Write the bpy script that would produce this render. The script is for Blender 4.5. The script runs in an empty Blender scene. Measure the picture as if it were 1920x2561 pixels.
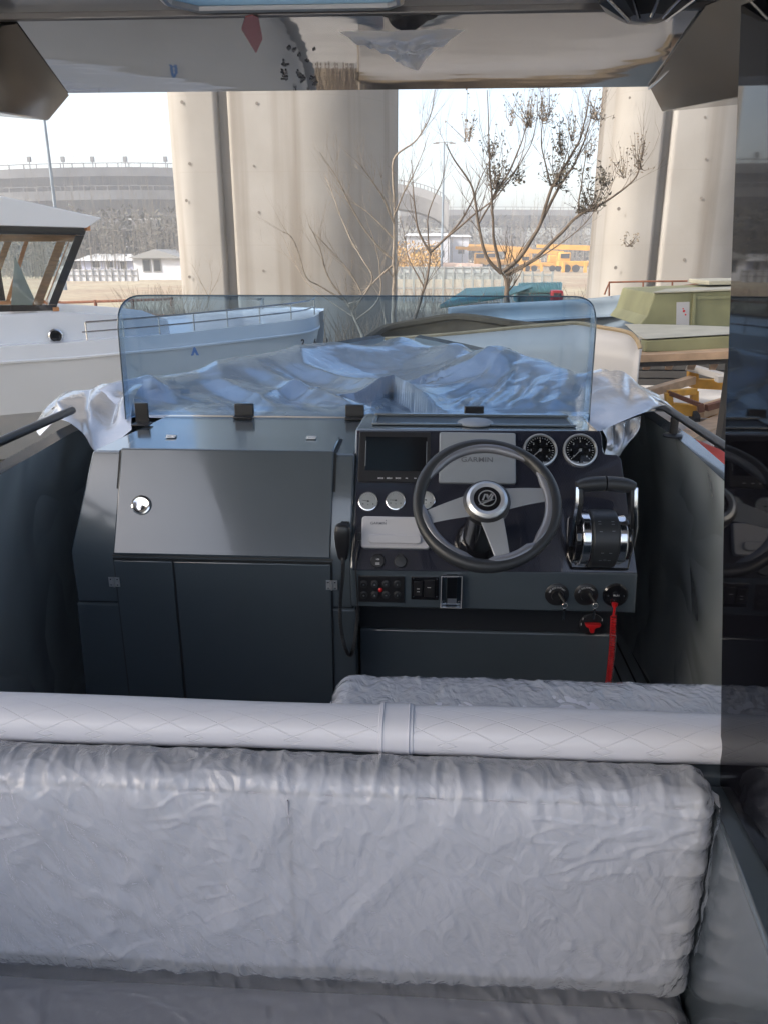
import bpy, bmesh, math, random
import numpy as np
from mathutils import Vector, Matrix, noise
random.seed(7); RNG = np.random.default_rng(11)
C = bpy.context.scene.collection
# ------------------------------------------------------------------ camera, sky, sun, exposure
FPX = 1950.0                                   # focal length in pixels of the 1920 x 2561 photograph
PIT = math.atan((1280.5 - 635) / FPX)
YAW = math.atan(114 * math.cos(PIT) / FPX)
CZ = 1.6
cam_d = bpy.data.cameras.new('camera'); cam = bpy.data.objects.new('camera', cam_d); C.objects.link(cam)
cam_d.sensor_fit = 'VERTICAL'; cam_d.sensor_height = 24; cam_d.lens = FPX / 2561 * 24
cam_d.clip_start = 0.05; cam_d.clip_end = 3000
cam.location = (0, 0, CZ); cam.rotation_euler = (math.pi / 2 - PIT, 0, YAW)
bpy.context.scene.camera = cam
SUN = Vector((-0.80, -0.42, 0.62)).normalized()   # towards the sun
w = bpy.data.worlds.new('World'); bpy.context.scene.world = w; w.use_nodes = True
nt = w.node_tree; bg = nt.nodes['Background']
sky = nt.nodes.new('ShaderNodeTexSky'); sky.sky_type = 'NISHITA'; sky.sun_disc = False
sky.sun_elevation = math.asin(SUN.z); sky.sun_rotation = math.atan2(SUN.x, SUN.y)
sky.dust_density = 4.0; sky.air_density = 1.0; sky.ozone_density = 1.0
hs = nt.nodes.new('ShaderNodeHueSaturation'); hs.inputs['Saturation'].default_value = .92
nt.links.new(sky.outputs[0], hs.inputs['Color']); nt.links.new(hs.outputs[0], bg.inputs[0])
bg.inputs[1].default_value = 0.14
sl = bpy.data.lights.new('sun', 'SUN'); sun = bpy.data.objects.new('sun', sl); C.objects.link(sun)
sl.energy = 2.0; sl.angle = math.radians(3); sl.color = (1.0, 0.975, 0.935)
sun.rotation_euler = SUN.to_track_quat('Z', 'Y').to_euler()
sc = bpy.context.scene
sc.view_settings.view_transform = 'Standard'; sc.view_settings.look = 'None'
sc.view_settings.exposure = 1.5; sc.view_settings.gamma = 1.0
sc.cycles.use_denoising = True
sc.cycles.max_bounces = 10; sc.cycles.transparent_max_bounces = 24; sc.cycles.diffuse_bounces = 4; sc.cycles.glossy_bounces = 5
sc.cycles.caustics_reflective = False; sc.cycles.caustics_refractive = False; sc.cycles.sample_clamp_indirect = 6; sc.cycles.volume_bounces = 2
# ------------------------------------------------------------------ geometry helpers
_f = Vector((-math.sin(YAW) * math.cos(PIT), math.cos(YAW) * math.cos(PIT), -math.sin(PIT)))
_r = Vector((math.cos(YAW), math.sin(YAW), 0))
_u = Vector((-math.sin(YAW) * math.sin(PIT), math.cos(YAW) * math.sin(PIT), math.cos(PIT)))
EYE = Vector((0, 0, CZ))
def ray(px, py): return _f + _r * ((px - 960) / FPX) + _u * ((1280.5 - py) / FPX)
def at(px, py, X=None, Y=None, Z=None):
    d = ray(px, py)
    t = X / d.x if X is not None else (Y / d.y if Y is not None else (Z - CZ) / d.z)
    return EYE + d * t
def atp(px, py, p, n):
    d = ray(px, py); return EYE + d * ((p - EYE).dot(n) / d.dot(n))
def frame(o, x, y, z):
    m = Matrix.Identity(4)
    for i, v in enumerate((x, y, z)):
        for k in range(3): m[k][i] = v[k]
    for k in range(3): m[k][3] = o[k]
    return m
def T(*v): return Matrix.Translation(v)
def R(a, ax): return Matrix.Rotation(a, 4, ax)
I4 = Matrix.Identity(4)
class MB:
    def __init__(s): s.v = []; s.f = []
    def add(s, vs, fs, M=I4):
        o = len(s.v); s.v += [M @ Vector(v) for v in vs]; s.f += [tuple(i + o for i in f) for f in fs]; return s
    def box(s, x0, x1, y0, y1, z0, z1, M=I4):
        vs = [(x, y, z) for x in (x0, x1) for y in (y0, y1) for z in (z0, z1)]
        return s.add(vs, [(0, 1, 3, 2), (4, 6, 7, 5), (0, 4, 5, 1), (2, 3, 7, 6), (0, 2, 6, 4), (1, 5, 7, 3)], M)
    def bar(s, a, b, w, h, up=(0, 0, 1)):
        a, b = Vector(a), Vector(b); d = (b - a).normalized(); x = d.cross(Vector(up)).normalized(); u = x.cross(d)
        return s.box(-w / 2, w / 2, -h / 2, h / 2, 0, (b - a).length, frame(a, x, u, d))
    def lathe(s, prof, M=I4, n=32, cap=True):
        vs, fs = [], []; k = len(prof)
        for i in range(n):
            a = 2 * math.pi * i / n
            for r, h in prof: vs.append((r * math.cos(a), r * math.sin(a), h))
        for i in range(n):
            j = (i + 1) % n
            for q in range(k - 1): fs.append((i * k + q, j * k + q, j * k + q + 1, i * k + q + 1))
        if cap and prof[0][0] > 1e-6: fs.append(tuple(i * k for i in range(n)))
        if cap and prof[-1][0] > 1e-6: fs.append(tuple(i * k + k - 1 for i in range(n)))
        return s.add(vs, fs, M)
    def cyl(s, a, b, r0, r1=None, n=16):
        a, b = Vector(a), Vector(b); d = (b - a); L = d.length; d.normalize()
        x = d.orthogonal().normalized(); y = d.cross(x)
        return s.lathe([(r0, 0), (r0 if r1 is None else r1, L)], frame(a, x, y, d), n)
    def tube(s, pts, r, n=8, closed=False):
        pts = [Vector(p) for p in pts]; m = len(pts)
        rs = r if isinstance(r, (list, tuple)) else [r] * m
        o = len(s.v); prev = None
        for i, p in enumerate(pts):
            if closed: d = pts[(i + 1) % m] - pts[i - 1]
            else: d = pts[min(i + 1, m - 1)] - pts[max(i - 1, 0)]
            if d.length < 1e-9: d = Vector((0, 0, 1))
            d.normalize()
            if prev is None: x = d.orthogonal().normalized()
            else:
                x = prev - d * prev.dot(d)
                x = x.normalized() if x.length > 1e-6 else d.orthogonal().normalized()
            prev = x; y = d.cross(x)
            for k in range(n):
                a = 2 * math.pi * k / n; s.v.append(p + (x * math.cos(a) + y * math.sin(a)) * rs[i])
        for i in range(m if closed else m - 1):
            j = (i + 1) % m
            for k in range(n):
                l = (k + 1) % n; s.f.append((o + i * n + k, o + i * n + l, o + j * n + l, o + j * n + k))
        if not closed and n > 2:
            s.f.append(tuple(o + k for k in range(n))); s.f.append(tuple(o + (m - 1) * n + k for k in range(n)))
        return s
    def prism(s, poly, h0, h1, M=I4):
        n = len(poly); vs = [(p[0], p[1], h0) for p in poly] + [(p[0], p[1], h1) for p in poly]
        fs = [tuple(range(n)), tuple(range(n, 2 * n))] + [(i, (i + 1) % n, n + (i + 1) % n, n + i) for i in range(n)]
        return s.add(vs, fs, M)
    def slab(s, pts, vec):                       # a polygon of world points given thickness along vec
        n = len(pts); vec = Vector(vec); pts = [Vector(p) for p in pts]
        fs = [tuple(range(n)), tuple(range(n, 2 * n))] + [(i, (i + 1) % n, n + (i + 1) % n, n + i) for i in range(n)]
        return s.add(pts + [p + vec for p in pts], fs)
    def hull(s, pts):
        b = bmesh.new()
        for p in pts: b.verts.new(p)
        r = bmesh.ops.convex_hull(b, input=b.verts)
        bmesh.ops.dissolve_limit(b, angle_limit=0.01, verts=b.verts, edges=b.edges)
        b.verts.index_update(); vs = [v.co.copy() for v in b.verts]; fs = [tuple(v.index for v in f.verts) for f in b.faces]
        b.free(); return s.add(vs, fs)
    def grid(s, A, closed=False):                # A: (rows, cols, 3)
        ny, nx = A.shape[:2]; o = len(s.v)
        s.v += [Vector(p) for p in A.reshape(-1, 3)]
        for j in range(ny - 1):
            for i in range(nx - 1):
                a = o + j * nx + i; s.f.append((a, a + 1, a + nx + 1, a + nx))
        return s
    def build(s, name, mat, parent=None, smooth=0.6, bevel=0, seg=2, subd=0, solid=0, recalc=True):
        me = bpy.data.meshes.new(name); me.from_pydata([tuple(v) for v in s.v], [], s.f); me.validate()
        if recalc:
            b = bmesh.new(); b.from_mesh(me); bmesh.ops.recalc_face_normals(b, faces=b.faces); b.to_mesh(me); b.free()
        me.materials.append(mat)
        if smooth:
            me.polygons.foreach_set('use_smooth', [True] * len(me.polygons)); me.set_sharp_from_angle(angle=smooth)
        o = bpy.data.objects.new(name, me); C.objects.link(o)
        if solid:
            m = o.modifiers.new('solid', 'SOLIDIFY'); m.thickness = solid; m.offset = 0
        if bevel:
            m = o.modifiers.new('bevel', 'BEVEL'); m.width = bevel; m.segments = seg; m.limit_method = 'ANGLE'; m.angle_limit = 0.5
            m.harden_normals = False
        if subd:
            m = o.modifiers.new('sub', 'SUBSURF'); m.levels = subd; m.render_levels = subd
        if parent is not None: attach(o, parent)
        return o
def catmull(pts, n=10):
    out = []; P = [pts[0]] + list(pts) + [pts[-1]]
    for i in range(1, len(P) - 2):
        for k in range(n):
            t = k / n; out.append(.5 * ((2 * P[i]) + (P[i + 1] - P[i - 1]) * t + (2 * P[i - 1] - 5 * P[i] + 4 * P[i + 1] - P[i + 2]) * t * t + (3 * P[i] - P[i - 1] - 3 * P[i + 1] + P[i + 2]) * t ** 3))
    return out + [Vector(pts[-1])]
def world_loc(o):
    p = Vector(o.location)
    while o.parent is not None:
        o = o.parent; p = p + Vector(o.location) if o.type == 'EMPTY' else p
    return p
def attach(o, parent):
    o.parent = parent; r = parent
    while r.parent is not None: r = r.parent
    o.matrix_parent_inverse = Matrix.Translation(-Vector(r.location)) if parent is r else I4
def tag(o, label, cat, group=None, kind=None):
    if label: o['label'] = label
    if cat: o['category'] = cat
    if group: o['group'] = group
    if kind: o['kind'] = kind
    return o
def lab(o, label): o['label'] = label; return o
def empty(name, loc, label, cat, group=None):
    o = bpy.data.objects.new(name, None); o.empty_display_size = .1; o.location = loc; C.objects.link(o)
    return tag(o, label, cat, group)
def copy_tree(o, parent=None):
    c = o.copy(); C.objects.link(c)
    if parent is not None: c.parent = parent
    for ch in list(o.children): copy_tree(ch, c)
    return c
def text(s, size, M, name, mat, parent, depth=0.0004, align='CENTER', bold=0.0, sx=1):
    cu = bpy.data.curves.new('t', 'FONT'); cu.body = s; cu.size = size; cu.extrude = depth; cu.align_x = align; cu.align_y = 'CENTER'; cu.offset = bold
    to = bpy.data.objects.new('t', cu); C.objects.link(to)
    bpy.context.view_layer.update()
    me = bpy.data.meshes.new_from_object(to.evaluated_get(bpy.context.evaluated_depsgraph_get()))
    bpy.data.objects.remove(to); bpy.data.curves.remove(cu)
    me.transform(M @ Matrix.Diagonal((sx, 1, 1, 1))); me.materials.clear(); me.materials.append(mat); me.name = name
    o = bpy.data.objects.new(name, me); C.objects.link(o); attach(o, parent); return o
# ------------------------------------------------------------------ materials
def mat(name, col, rough=.5, metal=0., coat=0., spec=.5, ior=1.5, var=0., vscale=5., bump=0., bscale=20., bdist=.01, stretch=None, alpha=1., fx=None, trans=0.):
    m = bpy.data.materials.new(name); m.use_nodes = True; t = m.node_tree; L = t.links; N = t.nodes
    b = N['Principled BSDF']; b.inputs['Base Color'].default_value = (*col, 1)
    b.inputs['Roughness'].default_value = rough; b.inputs['Metallic'].default_value = metal
    b.inputs['Coat Weight'].default_value = coat; b.inputs['Coat Roughness'].default_value = .04
    b.inputs['IOR'].default_value = ior; b.inputs['Specular IOR Level'].default_value = spec
    b.inputs['Alpha'].default_value = alpha; b.inputs['Transmission Weight'].default_value = trans
    tc = N.new('ShaderNodeTexCoord'); mp = N.new('ShaderNodeMapping'); L.new(tc.outputs['Object'], mp.inputs[0])
    if stretch: mp.inputs['Scale'].default_value = stretch
    if var:
        n = N.new('ShaderNodeTexNoise'); n.inputs['Scale'].default_value = vscale; n.inputs['Detail'].default_value = 6
        L.new(mp.outputs[0], n.inputs['Vector'])
        r = N.new('ShaderNodeMapRange'); r.inputs[1].default_value = .3; r.inputs[2].default_value = .7
        r.inputs[3].default_value = 1 - var; r.inputs[4].default_value = 1 + var; L.new(n.outputs[0], r.inputs[0])
        x = N.new('ShaderNodeVectorMath'); x.operation = 'SCALE'; x.inputs[0].default_value = col
        L.new(r.outputs[0], x.inputs['Scale']); L.new(x.outputs[0], b.inputs['Base Color'])
    if bump:
        n = N.new('ShaderNodeTexNoise'); n.inputs['Scale'].default_value = bscale; n.inputs['Detail'].default_value = 3
        L.new(mp.outputs[0], n.inputs['Vector'])
        bp = N.new('ShaderNodeBump'); bp.inputs['Strength'].default_value = bump; bp.inputs['Distance'].default_value = bdist
        L.new(n.outputs[0], bp.inputs['Height']); L.new(bp.outputs[0], b.inputs['Normal']); L.new(bp.outputs[0], b.inputs['Coat Normal'])
    if fx: fx(m, t, N, L, b, mp)
    return m
def n_mix(N, L, fac, a, b, blend='MIX'):
    x = N.new('ShaderNodeMix'); x.data_type = 'RGBA'; x.blend_type = blend
    if hasattr(fac, 'type'): L.new(fac, x.inputs['Factor'])
    else: x.inputs['Factor'].default_value = fac
    for i, v in ((6, a), (7, b)):
        if hasattr(v, 'type'): L.new(v, x.inputs[i])
        else: x.inputs[i].default_value = (*v, 1)
    return x.outputs[2]
def ramp(N, L, src, *stops):
    r = N.new('ShaderNodeValToRGB'); e = r.color_ramp.elements
    e[0].position, e[0].color = stops[0][0], (*[stops[0][1]] * 3, 1); e[1].position, e[1].color = stops[1][0], (*[stops[1][1]] * 3, 1)
    for p, c in stops[2:]:
        k = e.new(p); k.color = (c, c, c, 1)
    L.new(src, r.inputs[0]); return r.outputs[0]
def dusty(m, t, N, L, b, mp):                    # handling marks: gloss varies, fine dust
    n = N.new('ShaderNodeTexNoise'); n.inputs['Scale'].default_value = 5; n.inputs['Detail'].default_value = 8; n.inputs['Roughness'].default_value = .7; L.new(mp.outputs[0], n.inputs['Vector'])
    r = N.new('ShaderNodeMapRange'); r.inputs[1].default_value = .35; r.inputs[2].default_value = .75; r.inputs[3].default_value = .03; r.inputs[4].default_value = .22; L.new(n.outputs[0], r.inputs[0]); L.new(r.outputs[0], b.inputs['Coat Roughness'])
GEL = mat('grey_gelcoat', (.062, .079, .094), .2, coat=1, ior=1.65, var=.06, vscale=3, bump=.12, bscale=3.5, bdist=.006, fx=dusty)
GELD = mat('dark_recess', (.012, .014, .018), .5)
SEAM = mat('seam_rubber', (.006, .008, .010), .6)
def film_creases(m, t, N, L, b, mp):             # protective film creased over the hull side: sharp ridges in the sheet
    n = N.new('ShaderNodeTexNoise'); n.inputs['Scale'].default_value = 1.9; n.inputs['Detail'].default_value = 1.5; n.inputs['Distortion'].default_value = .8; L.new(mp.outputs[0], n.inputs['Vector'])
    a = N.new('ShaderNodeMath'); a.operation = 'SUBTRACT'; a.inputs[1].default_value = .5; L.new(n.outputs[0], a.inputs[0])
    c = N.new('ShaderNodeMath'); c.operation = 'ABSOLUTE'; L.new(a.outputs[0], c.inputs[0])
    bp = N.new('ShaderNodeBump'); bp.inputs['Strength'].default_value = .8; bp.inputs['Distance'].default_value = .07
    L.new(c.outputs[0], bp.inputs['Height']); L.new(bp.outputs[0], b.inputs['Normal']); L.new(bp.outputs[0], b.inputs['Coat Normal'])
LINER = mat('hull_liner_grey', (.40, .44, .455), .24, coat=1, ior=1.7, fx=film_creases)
def planks(m, t, N, L, b, mp):
    sp = N.new('ShaderNodeSeparateXYZ'); L.new(mp.outputs[0], sp.inputs[0])
    a = N.new('ShaderNodeMath'); a.operation = 'MULTIPLY'; a.inputs[1].default_value = 18; L.new(sp.outputs[0], a.inputs[0])
    f = N.new('ShaderNodeMath'); f.operation = 'FRACT'; L.new(a.outputs[0], f.inputs[0])
    r = ramp(N, L, f.outputs[0], (0, 0), (.12, 0), (.16, 1))
    L.new(n_mix(N, L, r, (.01, .01, .012), (.30, .33, .36)), b.inputs['Base Color'])
DECK = mat('foam_deck', (.3, .3, .32), .7, fx=planks)
BLACK = mat('black_plastic', (.012, .012, .014), .35, bump=.05, bscale=300, bdist=.001)
BLACKG = mat('gloss_black', (.008, .008, .010), .08, coat=.6)
RUB = mat('soft_black_grip', (.022, .024, .027), .42, bump=.15, bscale=420, bdist=.0008)
CHROME = mat('chrome', (.85, .85, .87), .13, metal=1)
ALU = mat('satin_aluminium', (.50, .52, .55), .32, metal=.7, bump=.05, bscale=200, bdist=.001)
GREYP = mat('grey_cover_plastic', (.21, .235, .265), .5, bump=.05, bscale=200, bdist=.001)
WHITEP = mat('pale_grey_plastic', (.44, .44, .46), .45)
DIALW = mat('dial_white', (.80, .81, .83), .35)
DIALB = mat('dial_black', (.016, .017, .024), .1, coat=1)
WHITEI = mat('white_print', (.75, .75, .75), .5)
GREYI = mat('grey_print', (.09, .10, .12), .5)
RED = mat('red_plastic', (.55, .012, .015), .35)
VINYL_COL = (.50, .505, .56)
def quilt(m, t, N, L, b, mp):                    # diamonds stitched round the roll: along it and round its section
    sp = N.new('ShaderNodeSeparateXYZ'); L.new(mp.outputs[0], sp.inputs[0])
    def mth(op, a, c, d=None):
        q = N.new('ShaderNodeMath'); q.operation = op
        for i, v in enumerate((a, c, d)):
            if v is None: continue
            if hasattr(v, 'type'): L.new(v, q.inputs[i])
            else: q.inputs[i].default_value = v
        return q.outputs[0]
    ang = mth('ARCTAN2', mth('SUBTRACT', sp.outputs[2], .899), mth('SUBTRACT', sp.outputs[1], 1.045)); outs = []
    for sg in (1, -1):
        f = mth('FRACT', mth('MULTIPLY', mth('MULTIPLY_ADD', ang, sg * .09, sp.outputs[0]), 13.), None)
        outs.append(ramp(N, L, f, (0, 0), (.03, 1), (.97, 1), (1, 0)))
    bp = N.new('ShaderNodeBump'); bp.inputs['Strength'].default_value = .5; bp.inputs['Distance'].default_value = .002
    L.new(mth('MULTIPLY', outs[0], outs[1]), bp.inputs['Height']); L.new(bp.outputs[0], b.inputs['Normal'])
QUILT = mat('quilted_vinyl', (.55, .56, .62), .42, fx=quilt)
VINYL = mat('pale_vinyl', (.54, .55, .62), .5, var=.04, vscale=4, bump=.1, bscale=60, bdist=.002)
def film_mat(name, fac, col, rough, blotch=True):
    m = bpy.data.materials.new(name); m.use_nodes = True; t = m.node_tree; N = t.nodes; L = t.links
    b = N['Principled BSDF']; out = N['Material Output']
    b.inputs['Base Color'].default_value = (*col, 1); b.inputs['Roughness'].default_value = rough
    b.inputs['Coat Weight'].default_value = 1.; b.inputs['Coat Roughness'].default_value = .05; b.inputs['Coat IOR'].default_value = 1.55
    tc = N.new('ShaderNodeTexCoord'); mp = N.new('ShaderNodeMapping'); mp.inputs['Scale'].default_value = (1, .6, .6); mp.inputs['Rotation'].default_value = (.3, .5, .4)
    L.new(tc.outputs['Object'], mp.inputs[0])
    n = N.new('ShaderNodeTexNoise'); n.inputs['Scale'].default_value = 19; n.inputs['Detail'].default_value = 4; n.inputs['Distortion'].default_value = 2.8; L.new(mp.outputs[0], n.inputs['Vector'])
    bp = N.new('ShaderNodeBump'); bp.inputs['Strength'].default_value = .7; bp.inputs['Distance'].default_value = .008
    L.new(n.outputs[0], bp.inputs['Height']); L.new(bp.outputs[0], b.inputs['Normal']); L.new(bp.outputs[0], b.inputs['Coat Normal'])
    tr = N.new('ShaderNodeBsdfTransparent'); mx = N.new('ShaderNodeMixShader')
    fr = N.new('ShaderNodeLayerWeight'); fr.inputs[0].default_value = .35
    ad = N.new('ShaderNodeMath'); ad.operation = 'MULTIPLY_ADD'; ad.inputs[1].default_value = .85; ad.inputs[2].default_value = fac; ad.use_clamp = True
    L.new(fr.outputs['Fresnel'], ad.inputs[0]); L.new(ad.outputs[0], mx.inputs[0]); L.new(tr.outputs[0], mx.inputs[1]); L.new(b.outputs[0], mx.inputs[2])
    L.new(mx.outputs[0], out.inputs[0]); return m
FILM = film_mat('clear_plastic_film', .34, (.72, .74, .80), .14)
FILMW = film_mat('silver_film', .75, (.75, .77, .8), .18)
def tarp_fx(m, t, N, L, b, mp):
    n = N.new('ShaderNodeTexNoise'); n.inputs['Scale'].default_value = 7; n.inputs['Detail'].default_value = 6; n.inputs['Distortion'].default_value = 1.2; L.new(mp.outputs[0], n.inputs['Vector'])
    bp = N.new('ShaderNodeBump'); bp.inputs['Strength'].default_value = .35; bp.inputs['Distance'].default_value = .02
    L.new(n.outputs[0], bp.inputs['Height']); L.new(bp.outputs[0], b.inputs['Normal'])
TARP = mat('silver_tarpaulin', (.54, .55, .57), .22, metal=.5, coat=.5, fx=tarp_fx)
def glass_mat(name, tint, refl=1.0, rough=0.0):
    m = bpy.data.materials.new(name); m.use_nodes = True; t = m.node_tree; N = t.nodes; L = t.links
    out = N['Material Output']; N.remove(N['Principled BSDF'])
    tr = N.new('ShaderNodeBsdfTransparent'); tr.inputs[0].default_value = (*tint, 1)
    gl = N.new('ShaderNodeBsdfGlossy'); gl.inputs['Roughness'].default_value = rough; gl.inputs[0].default_value = (1, 1, 1, 1)
    fr = N.new('ShaderNodeFresnel'); fr.inputs[0].default_value = 1.5
    mu = N.new('ShaderNodeMath'); mu.operation = 'MULTIPLY'; mu.inputs[1].default_value = refl; L.new(fr.outputs[0], mu.inputs[0])
    mx = N.new('ShaderNodeMixShader'); L.new(mu.outputs[0], mx.inputs[0]); L.new(tr.outputs[0], mx.inputs[1]); L.new(gl.outputs[0], mx.inputs[2])
    L.new(mx.outputs[0], out.inputs[0]); return m
GLASS = glass_mat('smoked_blue_glass', (.62, .73, .84), .6)      # two faces: about half of the light gets through
GGLASS = glass_mat('gauge_lens', (.96, .97, .97), .45)
CLEAR = glass_mat('clear_glass', (.93, .96, .95))
MIRROR = mat('mirror_black', (.004, .004, .006), .03, ior=1.48, bump=.03, bscale=2.5, bdist=.01)
TOPM = mat('hardtop_film', (.16, .16, .17), .03, ior=2.3, bump=.10, bscale=1.6, bdist=.012, stretch=(1, 2, 1))
WHITEB = mat('white_gelcoat', (.76, .77, .79), .25, coat=.4, var=.03, vscale=2)
HULLW = mat('hull_off_white', (.72, .71, .69), .4, coat=.2, var=.04, vscale=1.5)
WOOD = mat('varnished_wood', (.52, .23, .08), .35, coat=.5, var=.25, vscale=8, stretch=(1, 1, 6))
STEEL = mat('stainless', (.62, .62, .62), .2, metal=1)
def concrete_fx(m, t, N, L, b, mp):
    n1 = N.new('ShaderNodeTexNoise'); n1.inputs['Scale'].default_value = .5; n1.inputs['Detail'].default_value = 8; L.new(mp.outputs[0], n1.inputs['Vector'])
    mp2 = N.new('ShaderNodeMapping'); mp2.inputs['Scale'].default_value = (1.3, 1.3, .05); L.new(mp.outputs[0], mp2.inputs[0])
    n2 = N.new('ShaderNodeTexNoise'); n2.inputs['Scale'].default_value = 1.; n2.inputs['Detail'].default_value = 5; L.new(mp2.outputs[0], n2.inputs['Vector'])
    c = n_mix(N, L, ramp(N, L, n1.outputs[0], (.3, 0), (.7, 1)), (.255, .238, .212), (.31, .295, .272))
    c = n_mix(N, L, ramp(N, L, n2.outputs[0], (.50, 0), (.68, .85)), c, (.165, .14, .112))
    sp = N.new('ShaderNodeSeparateXYZ'); L.new(mp.outputs[0], sp.inputs[0])
    a = N.new('ShaderNodeMath'); a.operation = 'MULTIPLY'; a.inputs[1].default_value = .55; L.new(sp.outputs[2], a.inputs[0])
    f = N.new('ShaderNodeMath'); f.operation = 'FRACT'; L.new(a.outputs[0], f.inputs[0])
    c = n_mix(N, L, ramp(N, L, f.outputs[0], (0, .35), (.012, 0)), c, (.22, .19, .16))
    L.new(c, b.inputs['Base Color'])
    n3 = N.new('ShaderNodeTexNoise'); n3.inputs['Scale'].default_value = 6; n3.inputs['Detail'].default_value = 8; L.new(mp.outputs[0], n3.inputs['Vector'])
    bp = N.new('ShaderNodeBump'); bp.inputs['Strength'].default_value = .15; bp.inputs['Distance'].default_value = .03
    L.new(n3.outputs[0], bp.inputs['Height']); L.new(bp.outputs[0], b.inputs['Normal'])
CONC = mat('pier_concrete', (.4, .37, .32), .85, fx=concrete_fx)
CONCD = mat('viaduct_concrete', (.145, .145, .145), .9, var=.2, vscale=.3)
def ground_fx(m, t, N, L, b, mp):
    n1 = N.new('ShaderNodeTexNoise'); n1.inputs['Scale'].default_value = .09; n1.inputs['Detail'].default_value = 9; n1.inputs['Roughness'].default_value = .65; L.new(mp.outputs[0], n1.inputs['Vector'])
    n2 = N.new('ShaderNodeTexNoise'); n2.inputs['Scale'].default_value = 1.7; n2.inputs['Detail'].default_value = 8; L.new(mp.outputs[0], n2.inputs['Vector'])
    c = n_mix(N, L, ramp(N, L, n1.outputs[0], (.38, 0), (.62, 1)), (.27, .19, .12), (.36, .31, .20))
    c = n_mix(N, L, ramp(N, L, n2.outputs[0], (.45, 0), (.7, .7)), c, (.15, .12, .08))
    L.new(c, b.inputs['Base Color'])
    bp = N.new('ShaderNodeBump'); bp.inputs['Strength'].default_value = .5; bp.inputs['Distance'].default_value = .08
    L.new(n2.outputs[0], bp.inputs['Height']); L.new(bp.outputs[0], b.inputs['Normal'])
GROUND = mat('bare_earth', (.3, .25, .18), .95, fx=ground_fx)
YARD = mat('dusty_yard', (.42, .39, .35), .95, var=.15, vscale=1.2, bump=.3, bscale=9, bdist=.02)
OLIVE = mat('olive_gelcoat', (.22, .22, .115), .55, var=.18, vscale=2.5)
OLIVET = mat('dusty_pale_top', (.42, .40, .32), .8, var=.12, vscale=4)
LUMBER = mat('raw_lumber', (.46, .31, .19), .75, var=.2, vscale=6)
YEL = mat('yellow_paint', (.62, .30, .02), .5, var=.15, vscale=7)
RUST = mat('rusty_steel', (.15, .055, .028), .8, var=.3, vscale=12)
CRANEY = mat('crane_yellow', (.55, .28, .04), .6, var=.2, vscale=1)
STEELB = mat('blue_grey_plate', (.15, .19, .23), .5, var=.25, vscale=1.2)
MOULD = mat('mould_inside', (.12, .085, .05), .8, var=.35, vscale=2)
RIM = mat('raw_rim', (.40, .30, .18), .8, var=.2, vscale=5)
BEIGEH = mat('beige_hull', (.50, .48, .46), .45, coat=.15, var=.04, vscale=1)
BARK = mat('bark', (.12, .09, .065), .85, var=.25, vscale=9)
BARKP = mat('pale_bark', (.24, .20, .155), .85, var=.3, vscale=9)
LEAF = mat('dry_leaf', (.085, .075, .052), .8)
LEAFT = mat('seed_pod', (.20, .16, .11), .8)
BRUSH = mat('bare_brush', (.13, .115, .09), .9)
BRUSHO = mat('ochre_brush', (.38, .22, .06), .9, var=.3, vscale=3)
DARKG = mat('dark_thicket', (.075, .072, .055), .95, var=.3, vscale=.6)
WALLW = mat('whitewashed_wall', (.52, .53, .56), .8, var=.1, vscale=1)
ROOFW = mat('pale_sheet_roof', (.60, .60, .58), .6)
ROOFG = mat('grey_roof', (.22, .22, .21), .8)
TEAL = mat('teal_sheet', (.18, .42, .40), .6, var=.12, vscale=3)
PANEL = mat('pale_fence_panel', (.31, .34, .34), .7, var=.1, vscale=.8)
WIN = mat('dark_window', (.03, .035, .04), .2)
TYRE = mat('tyre', (.02, .02, .02), .8)
DARKS = mat('shadowed_timber', (.05, .045, .04), .9)  # dark tone carries the shade under the moulded deck
# ------------------------------------------------------------------ draped sheets (position based cloth on a height field)
def drape(P, H, rest, steps, it=6, g=.0012, pin=None, fric=.75, damp=.96, bend=.25):
    ny, nx = P.shape[:2]; V = np.zeros_like(P); inv = np.ones((ny, nx, 1))
    if pin is not None: inv[pin] = 0
    cons = []
    for (dj, di, k) in ((0, 1, 1.), (1, 0, 1.), (1, 1, .5), (1, -1, .5), (0, 2, bend), (2, 0, bend)):
        if di >= 0: A = np.s_[0:ny - dj, 0:nx - di]; B = np.s_[dj:ny, di:nx]
        else: A = np.s_[0:ny - dj, -di:nx]; B = np.s_[dj:ny, 0:nx + di]
        d0 = np.linalg.norm(rest[B] - rest[A], axis=2, keepdims=True)
        cons.append((A, B, d0, k, np.maximum(inv[A] + inv[B], 1e-6)))
    for s in range(steps):
        V[..., 2] -= g; Q = P.copy(); P = P + V * inv
        for q in range(it):
            for (A, B, d0, k, ws) in cons:
                D = P[B] - P[A]; L = np.linalg.norm(D, axis=2, keepdims=True) + 1e-9
                c = (L - d0) / L * D * (k * .5) / ws * 1.0
                if k < 1: c = np.where(L < d0, c, c * .6)
                P[A] += c * inv[A]; P[B] -= c * inv[B]
            h = H(P[..., 0], P[..., 1]); under = P[..., 2] < h
            P[..., 2] = np.where(under, h, P[..., 2])
        V = (P - Q) * damp; V[under] *= (1 - fric)
    return P
def up2(A):                                       # doubles the grid and smooths once
    ny, nx = A.shape[:2]; B = np.zeros((2 * ny - 1, 2 * nx - 1, 3))
    B[::2, ::2] = A; B[1::2, ::2] = (A[1:] + A[:-1]) / 2; B[:, 1::2] = (B[:, 2::2] + B[:, :-2:2]) / 2
    return B
def snoise(X, Y, s, seed=0):
    return np.array([noise.noise(Vector((x * s, y * s, seed))) for x, y in zip(X.ravel(), Y.ravel())]).reshape(X.shape)
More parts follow.
